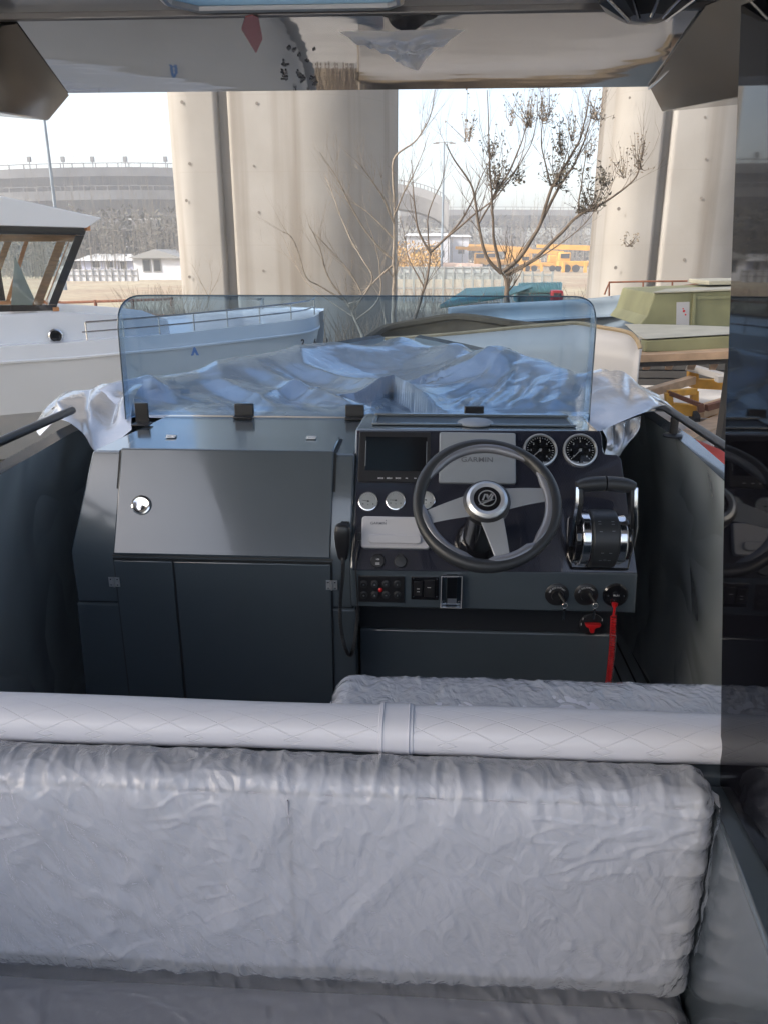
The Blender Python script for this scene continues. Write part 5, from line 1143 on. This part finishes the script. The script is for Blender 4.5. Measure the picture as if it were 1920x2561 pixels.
def crane(x0, x1, yb, Y, lb, k):
    a_ = at(x0, yb, Y=Y); c_ = at(x1, yb, Y=Y); L = c_.x - a_.x; root = empty('mobile_crane', ((a_.x + c_.x) / 2, Y, GZ), lb, 'crane', 'yellow mobile cranes parked beyond the fence')
    x = a_.x; s = L / 12.
    MB().box(x, x + L, Y, Y + 2.4, GZ + 1.1 * s, GZ + 2.0 * s).build('chassis', CRANEY, root, smooth=0, bevel=.1)
    cab = MB().box(x, x + 2.2 * s, Y + .1, Y + 2.3, GZ + 1.9 * s, GZ + 3.5 * s).build('cab', CRANEY, root, bevel=.15); MB().box(x + .3 * s, x + 1.9 * s, Y + .02, Y + .09, GZ + 2.5 * s, GZ + 3.3 * s).build('window', WIN, cab, smooth=0)
    MB().box(x + 6.5 * s, x + 10.2 * s, Y + .2, Y + 2.3, GZ + 2.0 * s, GZ + 3.7 * s).build('turntable_house', CRANEY, root, bevel=.12)
    b = MB(); b.bar((x + 10 * s, Y + 1.2, GZ + 4.1 * s), (x - 1.5 * s, Y + 1.2, GZ + (4.4 + .5 * k) * s), .9 * s, .9 * s); b.bar((x - 1.4 * s, Y + 1.2, GZ + (4.4 + .5 * k) * s), (x - 4.0 * s, Y + 1.2, GZ + (4.5 + .5 * k) * s), .6 * s, .6 * s); b.build('boom', CRANEY, root, smooth=0, bevel=.04)
    for q in (.6, 4.6, 11.5): b = MB(); b.box(x + q * s, x + (q + .5) * s, Y - .6, Y, GZ, GZ + 1.9 * s); b.build('outrigger', CRANEY, root, smooth=0)
    for q in (1.6, 3.2, 7.4, 8.8, 10.2): MB().cyl((x + q * s, Y - .15, GZ + .7 * s), (x + q * s, Y + .35, GZ + .7 * s), .68 * s, n=16).build('wheel', TYRE, root)
for args in ((1185, 1330, 664, 135, 'yellow mobile crane half hidden by the leafy tree trunk, leftmost of the row', 0), (1300, 1430, 665, 128, 'yellow mobile crane in the middle of the row', .6), (1395, 1560, 667, 122, 'yellow mobile crane nearest the right pier', .2), (1215, 1350, 655, 150, 'yellow mobile crane standing farther back behind the row', 1.0)): crane(*args)
b = MB()
for i in range(40):
    p = at(random.uniform(1060, 1190), 660, Y=random.uniform(95, 120)); s = random.uniform(.4, 1.3); b.box(p.x, p.x + s * 1.6, p.y, p.y + s, GZ, GZ + s * random.uniform(.4, 1.4), I4)
tag(b.build('rubble_heap', mat('rubble', (.40, .31, .26), .9, var=.4, vscale=.8), None, smooth=0), 'low heap of pinkish rubble and boxes left of the yellow cranes', 'rubble', kind='stuff')
# lamps
def lamp(px, y0_, y1_, Y, lb, sc_=1., arm=1):
    t = at(px, y0_, Y=Y); root = empty('street_lamp', (t.x, Y, GZ), lb, 'street lamp'); MB().cyl((t.x + (0 if arm > 0 else .6), Y, GZ), (t.x, Y, t.z), .16 * sc_, .09 * sc_, n=8).build('pole', STEELB, root)
    b = MB(); b.bar((t.x - 1.0 * sc_, Y, t.z + .05), (t.x + 1.0 * sc_, Y, t.z + .05), .12 * sc_, .08 * sc_); b.box(t.x - 1.3 * sc_, t.x - .6 * sc_, Y - .2, Y + .2, t.z - .1, t.z); b.box(t.x + .6 * sc_, t.x + 1.3 * sc_, Y - .2, Y + .2, t.z - .1, t.z); b.build('lamp_head', ROOFG, root, smooth=0)
lamp(103, 230, 420, 60, 'tall thin lamp mast at far left above the cabin boat', 1.0)
lamp(1110, 357, 560, 90, 'twin headed street lamp behind the bare trees', .9)
# ------------------------------------------------------------------ distant elevated roads
def road(pts, Y, h, lb, nm='elevated_road', piers=(), par=None, wid=9, edge=1.0):
    A = [at(x, y, Y=Yy) for x, y, Yy in pts]; A = catmull(A, 6); rows = []
    root = par or empty(nm, (A[len(A) // 2].x, A[len(A) // 2].y, GZ), lb, 'elevated road')
    for p in A: rows.append([tuple(p), tuple(p - Vector((0, -.3, 0))), tuple(p - Vector((0, -.3, edge))), tuple(p + Vector((0, wid, -edge))), tuple(p + Vector((0, wid, -h))), tuple(p + Vector((0, 1.5, -h))), tuple(p - Vector((0, 0, edge * 1.2))), tuple(p)])
    MB().grid(np.array(rows)).build('road_deck', CONCD, root, smooth=.3)
    for x, y, Yy in piers:
        p = at(x, y, Y=Yy); MB().hull([Vector((p.x + a, Yy + 2 + b_, z)) for a, b_, z in [(s * 1.0, t, GZ) for s in (-1, 1) for t in (0, 2.4)] + [(s * 1.0, t, p.z - 2.6) for s in (-1, 1) for t in (0, 2.4)] + [(s * 3.2, t, p.z - .2) for s in (-1, 1) for t in (0, 2.4)]]).build('road_pier', CONCD, root, smooth=0)
    b = MB()
    for i in range(0, len(A), 1): b.box(A[i].x - .06, A[i].x + .06, A[i].y, A[i].y + .12, A[i].z, A[i].z + .55)
    b.tube([p + Vector((0, .06, .55)) for p in A], .06, 5); b.build('parapet_rail', CONCD, root, smooth=0); return root
road([(-150, 432, 118), (60, 422, 118), (240, 418, 120), (420, 419, 122), (700, 430, 126), (900, 444, 128), (985, 458, 128), (1050, 470, 126), (1100, 490, 123), (1122, 512, 120)], 0, 3.4, 'upper curved elevated road with small lamps, behind the left pier', piers=[(40, 460, 118), (245, 458, 120), (470, 462, 122), (800, 470, 127)])
road([(-150, 488, 112), (60, 480, 112), (240, 476, 113), (420, 476, 115), (700, 488, 118), (950, 500, 118)], 0, 3.3, 'lower elevated road under the upper one, behind the left pier', piers=[(-60, 524, 112), (225, 522, 113), (440, 522, 115)], wid=8)
road([(-150, 556, 108), (100, 552, 108), (440, 550, 108), (950, 560, 108)], 0, 2.2, 'lowest road ramp half hidden by bare woods at left', wid=7)
road([(1000, 526, 190), (1200, 524, 190), (1400, 525, 190), (1700, 527, 190), (2050, 520, 190)], 0, 3.6, 'distant straight elevated road between the trees and the right pier', piers=[(1150, 556, 190), (1290, 556, 190), (1430, 556, 190), (1600, 556, 190)])
for i, (px, wh) in enumerate(((60, 'leftmost'), (145, 'second from left'), (220, 'middle'), (303, 'fourth from left'), (405, 'nearest the left pier'))):
    p = at(px, 420, Y=119); b = MB(); b.cyl((p.x, 121, p.z - .3), (p.x, 121, p.z + 1.4), .07, n=6); b.box(p.x - .25, p.x + .25, 120.8, 121.2, p.z + 1.0, p.z + 1.7); tag(b.build('parapet_lamp', CONCD, None, smooth=0), 'small lamp on the parapet of the upper elevated road, ' + wh, 'lamp', 'small lamps along the upper road')
# ------------------------------------------------------------------ bare far woods, brush
def sticks(b, n, xr, yr, Yr, seed, hscale=1., fan=3, rad=.035):
    rnd = random.Random(seed)
    for i in range(n):
        px = rnd.uniform(*xr); Y = rnd.uniform(*Yr); base_ = at(px, 640, Y=Y); ztop = at(px, rnd.uniform(*yr), Y=Y).z
        x = base_.x; H = ztop - GZ; lean = rnd.uniform(-.06, .06)
        pts = [(x + lean * H * t + .15 * noise.noise((x, t * 3, i * .1)), Y, GZ + H * t) for t in (0, .3, .6, .85, 1)]
        b.tube(pts, [rad * Y / 90, rad * .8 * Y / 90, rad * .6 * Y / 90, rad * .4 * Y / 90, rad * .2 * Y / 90], 3)
        for k in range(fan * 2):
            t = rnd.uniform(.3, .95); q = Vector((x + lean * H * t, Y, GZ + H * t)); l = H * rnd.uniform(.08, .24) * (1.1 - t * .5); a = rnd.choice((-1, 1)) * rnd.uniform(.2, .6)
            b.tube([q, q + Vector((math.sin(a) * l * .6, 0, math.cos(a) * l * .5)), q + Vector((math.sin(a) * l * .8, 0, math.cos(a) * l))], [rad * .35 * Y / 90, rad * .25 * Y / 90, rad * .1 * Y / 90], 3)
b = MB(); sticks(b, 150, (-80, 470), (370, 560), (86, 105), 1); sticks(b, 240, (-80, 470), (480, 600), (86, 104), 2); sticks(b, 130, (970, 1560), (470, 575), (140, 180), 3); sticks(b, 150, (970, 1900), (530, 590), (160, 185), 5)
tag(b.build('bare_woods', BRUSH, None, smooth=0, recalc=False), 'far bare leafless woods in front of the elevated roads', 'woods', kind='stuff')
def thicket(nm, n, xr, Yr, hr, m, lb, seed, leaf=.5):
    rnd = random.Random(seed); b = MB()
    for i in range(n):
        Y = rnd.uniform(*Yr); p = at(rnd.uniform(*xr), 660, Y=Y); h = rnd.uniform(*hr); c = Vector((p.x, Y, GZ + h * rnd.random() ** .8)); s = leaf * rnd.uniform(.4, 1.)
        d1 = Vector((rnd.uniform(-1, 1), rnd.uniform(-1, 1), rnd.uniform(-1, 1))).normalized(); d2 = d1.orthogonal().normalized(); b.add([c - d1 * s * .5, c + d2 * s * .2, c + d1 * s * .6, c - d2 * s * .2], [(0, 1, 2, 3)])
    return tag(b.build(nm, m, None, smooth=0, recalc=False), lb, 'thicket', kind='stuff')
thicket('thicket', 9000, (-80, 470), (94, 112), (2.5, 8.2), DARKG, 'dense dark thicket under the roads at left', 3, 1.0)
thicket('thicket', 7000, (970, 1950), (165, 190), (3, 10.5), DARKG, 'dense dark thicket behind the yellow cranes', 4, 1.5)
thicket('ochre_brush', 2600, (975, 1100), (88, 100), (1.5, 4.2), BRUSHO, 'ochre brown brush left of the yellow cranes', 5, .5)
# dry stalks near the piers
def stalks(nm, n, xr, Yr, hr, m, lb, seed):
    rnd = random.Random(seed); b = MB()
    for i in range(n):
        Y = rnd.uniform(*Yr); p = at(rnd.uniform(*xr), 740, Y=Y); h = rnd.uniform(*hr); a = rnd.uniform(-.45, .45)
        b.tube([(p.x, Y, GZ), (p.x + a * h * .4, Y, GZ + h * .6), (p.x + a * h, Y + rnd.uniform(-.2, .2), GZ + h)], [.013, .009, .003], 3)
    return tag(b.build(nm, m, None, smooth=0, recalc=False), lb, 'dry stalks', kind='stuff')
stalks('dry_stalks', 420, (330, 500), (19, 21.5), (.5, 1.9), BARKP, 'dry upright stalks at the foot of the left pier', 6)
stalks('dry_stalks', 900, (960, 1540), (20, 38), (.3, 1.5), BARKP, 'dry weeds between the bare trees and the right pier', 7)
stalks('dry_stalks', 260, (780, 980), (16, 20), (.4, 1.4), BARK, 'tangled dry weeds around the foot of the bare trees', 8)
# ------------------------------------------------------------------ bare trees near the piers
def tree(lb, limbs, Y, seed, m, twigs=9, thick=1., leaves=(), pods=(), tl=(.35, .9), name='bare_tree', group='bare trees before the piers'):
    rnd = random.Random(seed); b0 = at(limbs[0][0][0], limbs[0][0][1], Y=Y); root = empty(name, (b0.x, Y, GZ), lb, 'tree', group)
    first = True
    def twig(b, q, d, L, r, dep):
        pts = [q]; dd = d.copy()
        for k in range(4): dd = (dd + Vector((rnd.uniform(-.22, .22), rnd.uniform(-.22, .22), rnd.uniform(-.05, .25)))).normalized(); pts.append(pts[-1] + dd * L / 4)
        b.tube(pts, [r, r * .8, r * .6, r * .4, r * .2], 4)
        if dep:
            for k in range(3): j = rnd.randint(1, 3); s = (dd + Vector((rnd.uniform(-.8, .8), rnd.uniform(-.5, .5), rnd.uniform(-.1, .5)))).normalized(); twig(b, pts[j], s, L * rnd.uniform(.35, .6), r * .5, dep - 1)
    crown = MB(); trunk = MB()
    for li, (limb_r, *limb) in enumerate([(l[-1], *l[:-1]) for l in limbs]):
        off = 0 if li == 0 else rnd.uniform(-.9, .9); n = len(limb); pts = []
        for i, (x, y) in enumerate(limb): pts.append(at(x, y, Y=Y + off * (i / max(1, n - 1)) ** 1.2))
        P = catmull(pts, 7); N_ = len(P); rs = [limb_r * .82 * thick * (1 - .82 * (i / (N_ - 1))) for i in range(N_)]
        P = [p + Vector((.012 * noise.noise((p.z * 3, li, 0)), 0, .0)) * 2 for p in P]
        if li == 0: P = [Vector((P[0].x, P[0].y, GZ - .1))] + P; rs = [limb_r * thick * 1.3] + rs; trunk.tube(P, rs, 10)
        else: crown.tube(P, rs, 7)
        nt__ = int(1.7 * twigs * (.6 if li == 0 else 1))
        for k in range(nt__):
            j = rnd.randint(int(N_ * .35), N_ - 2); d = (P[j + 1] - P[j]).normalized(); s = (d + Vector((rnd.uniform(-.9, .9), rnd.uniform(-.6, .6), rnd.uniform(.0, .5)))).normalized()
            twig(crown, P[j], s, rnd.uniform(*tl), rs[j] * .42, 1)
    trunk.build('trunk', m, root, smooth=1, recalc=False)
    for nm, lst, mm, sz in (('leaves', leaves, LEAF, .055), ('seed_pods', pods, LEAFT, .04)):
        if not lst: continue
        b = MB(); crown2 = crown
        for (x, y, rx, ry, n) in lst:
            for i in range(n):
                a = rnd.gauss(0, .45); c_ = rnd.gauss(0, .45); c = at(x + rx * a, y + ry * c_, Y=Y + rnd.gauss(0, .25)); s = sz * rnd.uniform(.6, 1.3)
                if i % 7 == 0:                       # the twig that carries the next few
                    tw0 = at(x + rx * .15 * rnd.uniform(-1, 1), y + ry * .9, Y=Y + rnd.gauss(0, .1)); tw1 = c.copy(); tm = tw0.lerp(tw1, .5) + Vector((rnd.uniform(-.05, .05), 0, -.03)); crown2.tube([tw0, tm, tw1], [.006, .005, .002], 3)
                else: f_ = rnd.uniform(.25, 1.); c = (tw0.lerp(tm, f_ * 2) if f_ < .5 else tm.lerp(tw1, f_ * 2 - 1)) + Vector((rnd.uniform(-.05, .05), rnd.uniform(-.05, .05), rnd.uniform(-.05, .05)))
                d1 = Vector((rnd.uniform(-1, 1), rnd.uniform(-1, 1), rnd.uniform(-1, .3))).normalized(); d2 = d1.orthogonal().normalized()
                b.add([c - d1 * s * .6, c + d2 * s * .33, c + d1 * s * .6, c - d2 * s * .33], [(0, 1, 2, 3)])
        b.build(nm, mm, root, smooth=0, recalc=False)
    crown.build('branches', m, root, smooth=1, recalc=False)
tree('leafy topped bare tree with a forked trunk in front of the yellow cranes', [
    [(1266, 800), (1266, 740), (1262, 700), (1250, 678), .075],
    [(1252, 684), (1215, 640), (1195, 560), (1180, 470), (1135, 400), (1118, 360), .04],
    [(1250, 680), (1235, 600), (1228, 500), (1222, 380), (1218, 225), .035],
    [(1256, 680), (1300, 640), (1345, 570), (1378, 470), (1420, 400), (1455, 330), (1475, 225), .05],
    [(1345, 570), (1395, 470), (1440, 400), (1470, 320), (1490, 240), .035],
    [(1262, 686), (1330, 650), (1400, 585), (1445, 540), (1520, 500), (1590, 440), (1608, 350), .045],
    [(1445, 540), (1447, 500), (1462, 400), (1470, 330), .02],
    [(1228, 500), (1285, 400), (1310, 330), (1322, 240), .022],
    [(1195, 560), (1250, 470), (1300, 400), (1320, 300), .02],
    [(1378, 470), (1360, 400), (1352, 320), (1355, 240), .018],
    [(1270, 690), (1370, 630), (1460, 560), (1540, 440), .018]], 13.5, 21, BARK, twigs=7, leaves=[(1240, 400, 55, 80, 170), (1225, 345, 35, 60, 70), (1388, 400, 60, 75, 240), (1402, 340, 40, 55, 110), (1290, 430, 45, 25, 60), (1480, 470, 70, 65, 170), (1510, 430, 55, 40, 90), (1455, 505, 20, 35, 50)],
    pods=[(1168, 300, 40, 60, 90), (1320, 265, 60, 60, 180), (1360, 250, 50, 60, 150), (1490, 245, 45, 60, 130), (1430, 290, 30, 70, 70), (1470, 340, 30, 60, 70), (1600, 370, 35, 60, 110), (1560, 400, 30, 50, 70), (1275, 270, 25, 50, 50), (1570, 590, 50, 30, 50)])
tree('slender bare tree with long curved shoots, between the pale tree and the leafy topped one', [
    [(1028, 830), (1045, 770), (1060, 720), (1074, 660), (1075, 628), .045],
    [(1075, 632), (1045, 575), (1035, 500), (1028, 400), .028],
    [(1075, 630), (1120, 590), (1165, 530), (1200, 450), (1232, 380), .03],
    [(1120, 592), (1180, 540), (1250, 480), (1330, 350), (1345, 230), .022],
    [(1060, 720), (1020, 640), (1005, 560), .02], [(1075, 640), (1070, 540), (1105, 450), (1118, 380), .018]], 14.2, 33, BARK, twigs=6)
tree('pale barked bare tree standing against the right edge of the left pier', [
    [(984, 830), (984, 740), (984, 640), (985, 560), (986, 500), .055],
    [(986, 505), (985, 400), (1040, 350), (1075, 290), (1085, 225), .028],
    [(985, 560), (960, 500), (930, 450), (890, 400), .026],
    [(985, 540), (1010, 480), (1040, 420), (1075, 330), .022],
    [(984, 650), (930, 600), (880, 520), (845, 450), (800, 380), .026],
    [(984, 660), (920, 720), (870, 770), .024], [(984, 600), (950, 560), (905, 520), (870, 500), .02]], 15, 44, BARKP, twigs=8)
tree('spreading shrub of pale shoots in front of the left pier', [
    [(905, 840), (890, 800), (870, 760), (850, 735), .04],
    [(870, 760), (820, 690), (800, 620), (772, 560), .022], [(860, 750), (800, 715), (765, 690), (735, 600), (708, 580), .02],
    [(880, 780), (930, 700), (900, 640), (860, 560), (830, 480), (812, 440), .024], [(870, 760), (905, 740), (860, 660), (790, 590), (772, 560), .02],
    [(890, 800), (950, 740), (940, 620), (920, 560), .02], [(880, 790), (780, 720), (740, 660), (700, 580), .016]], 14.5, 55, BARKP, twigs=8)
tree('small bare sapling at the foot of the left pier', [
    [(520, 830), (520, 780), (522, 740), .018], [(522, 745), (500, 700), (480, 660), .012], [(522, 745), (545, 700), (560, 650), .012], [(521, 760), (530, 700), (522, 650), .01]], 17, 66, BARKP, twigs=5, tl=(.2, .5))
# ------------------------------------------------------------------ haze over the far distance
hz = MB().box(-420, 420, -60, 330, GZ - 1, 40).build('haze', mat('haze_air', (1, 1, 1)), None, smooth=0); tag(hz, None, None, kind='stuff')
hm = hz.data.materials[0]; N = hm.node_tree.nodes; N.remove(N['Principled BSDF'])
pv = N.new('ShaderNodeVolumePrincipled'); pv.inputs['Color'].default_value = (.92, .95, 1, 1); pv.inputs['Density'].default_value = .0018; pv.inputs['Anisotropy'].default_value = .2
hm.node_tree.links.new(pv.outputs[0], N['Material Output'].inputs['Volume'])
